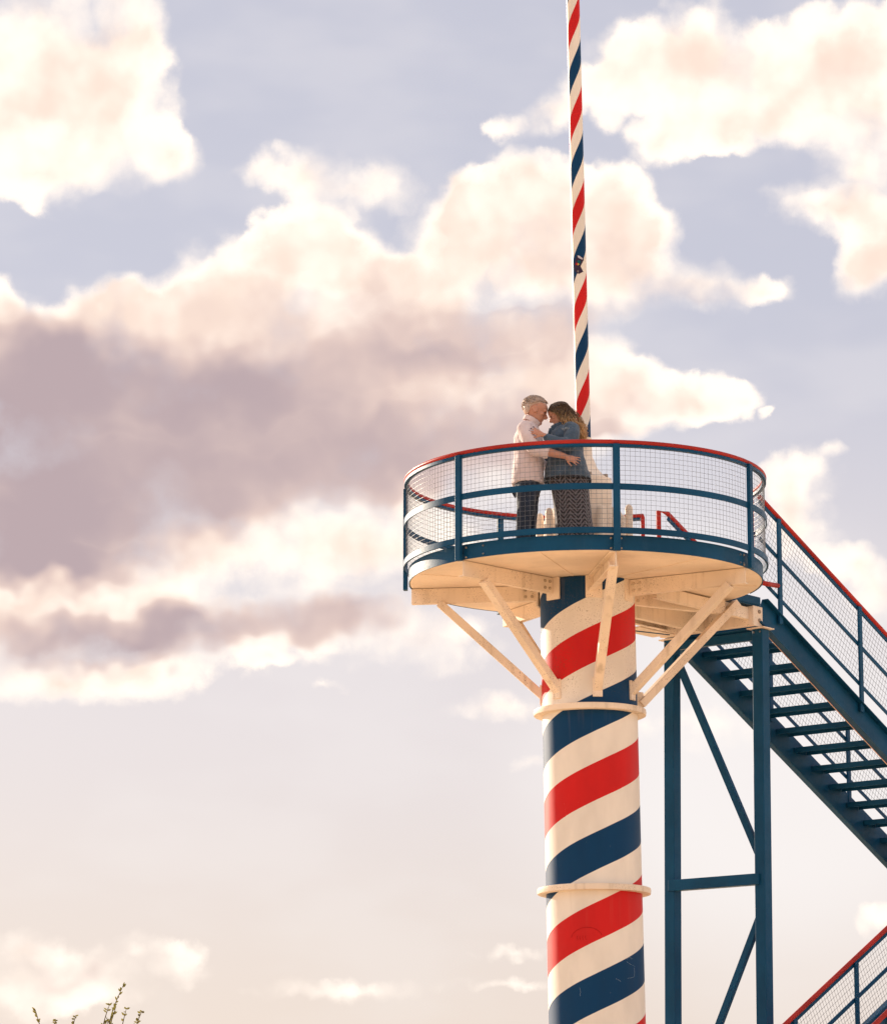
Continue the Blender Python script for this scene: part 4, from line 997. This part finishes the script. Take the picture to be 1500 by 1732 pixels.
# ------------------------------------------------------------------ shrub whose tips reach into the lower left corner
random.seed(21)
shrub = thing('shrub', 'leafy shrub tips poking up in the bottom left corner', 'shrub')
m_leaf, t, b = new_mat('olive_leaf'); co = coords(t)
nn = N(t, 'ShaderNodeTexNoise', ins={'Vector': co, 'Scale': 25.0, 'Detail': 2.0})
lc = MIX(t, nn.outputs['Fac'], (.11, .115, .028, 1), (.26, .22, .06, 1)); t.links.new(lc, b.inputs['Base Color']); b.inputs['Roughness'].default_value = .6
trn = N(t, 'ShaderNodeBsdfTranslucent', ins={0: lc}); mxx = N(t, 'ShaderNodeMixShader', ins={0: .5, 1: b.outputs[0], 2: trn.outputs[0]}); t.links.new(mxx.outputs[0], t.nodes['Material Output'].inputs[0])
m_stem = paint('stem_bark', (.10, .075, .035), .8)
BY = 9.0
def leaf(mb, p, d, L, w, nrm):
    d = d.normalized(); s_ = d.cross(nrm).normalized(); n_ = s_.cross(d)
    vs = [p, p + d * L * .3 + s_ * w, p + d * L * .7 + s_ * w * .8, p + d * L, p + d * L * .7 - s_ * w * .8, p + d * L * .3 - s_ * w, p + d * L * .5 + n_ * w * -.5]
    mb.add(vs, [(0, 1, 6), (1, 2, 6), (2, 3, 6), (3, 4, 6), (4, 5, 6), (5, 0, 6)])
stems, leaves = MB(), MB()
def sprig(path, r0, dens_, Ls):
    pts = spline([Vector(p) for p in path], 8); m_ = len(pts)
    stems.tube(pts, [r0 * (1 - .8 * i / m_) for i in range(m_)], 5)
    tot = sum((pts[i + 1] - pts[i]).length for i in range(m_ - 1)); n = int(tot * dens_)
    for k in range(n):
        f_ = (k + random.random() * .6) / n * (m_ - 1.001); i = int(f_); p = pts[i].lerp(pts[i + 1], f_ - i); d = (pts[i + 1] - pts[i]).normalized()
        for sg in (-1, 1):
            if random.random() < .25: continue
            a = random.uniform(0, 6.28); o = Vector((math.cos(a), math.sin(a) * .8, .15)) * .9
            leaf(leaves, p, d * .75 + o * .8 * sg, Ls * random.uniform(.6, 1.15), Ls * random.uniform(.16, .26), Vector((random.uniform(-.6, .6), -1, random.uniform(-.3, .6))))
def top(px, py, dy=0): return AT(px, py, BY + dy)
root = Vector((XX(160, BY, 0), BY, 0))
tops = [([(178, 1765), (190, 1712), (209, 1666)], 95, .011), ([(172, 1770), (176, 1730), (186, 1698)], 100, .012), ([(176, 1770), (187, 1732), (196, 1704)], 95, .012), ([(200, 1775), (207, 1735), (214, 1706)], 70, .012),
        ([(222, 1775), (231, 1735), (240, 1711)], 120, .0115), ([(76, 1770), (68, 1738), (60, 1709)], 140, .012), ([(86, 1775), (90, 1745), (94, 1725)], 110, .011), ([(118, 1775), (123, 1740), (128, 1718)], 75, .011), ([(150, 1780), (160, 1750), (166, 1736)], 60, .011), ([(183, 1780), (182, 1745), (181, 1722)], 110, .012)]
for tp, dn, ls in tops:
    P = [top(x, y, random.uniform(-.12, .12)) for x, y in tp]; b0 = P[0]
    low_ = root + Vector((random.uniform(-.06, .06), random.uniform(-.06, .06), 0)); midp = low_.lerp(b0, .6) + Vector((random.uniform(-.1, .1), random.uniform(-.1, .1), 0))
    sprig([low_, midp, P[0]], .007, 35, .022); sprig(P, .0022, dn, ls)
for k in range(46):
    a = random.uniform(0, 6.28); rr_ = random.uniform(.1, .42); hgt = random.uniform(1.0, 1.74)
    low_ = root + Vector((math.cos(a) * .08, math.sin(a) * .08, 0)); e_ = root + Vector((math.cos(a) * rr_, math.sin(a) * rr_, hgt))
    sprig([low_, low_.lerp(e_, .55) + Vector((-.04 * math.cos(a), 0, .08)), e_], .006, 42, .024)
stems.build('stems', m_stem, shrub, smooth=True)
tag(leaves.build('foliage', m_leaf, shrub), kind='stuff')
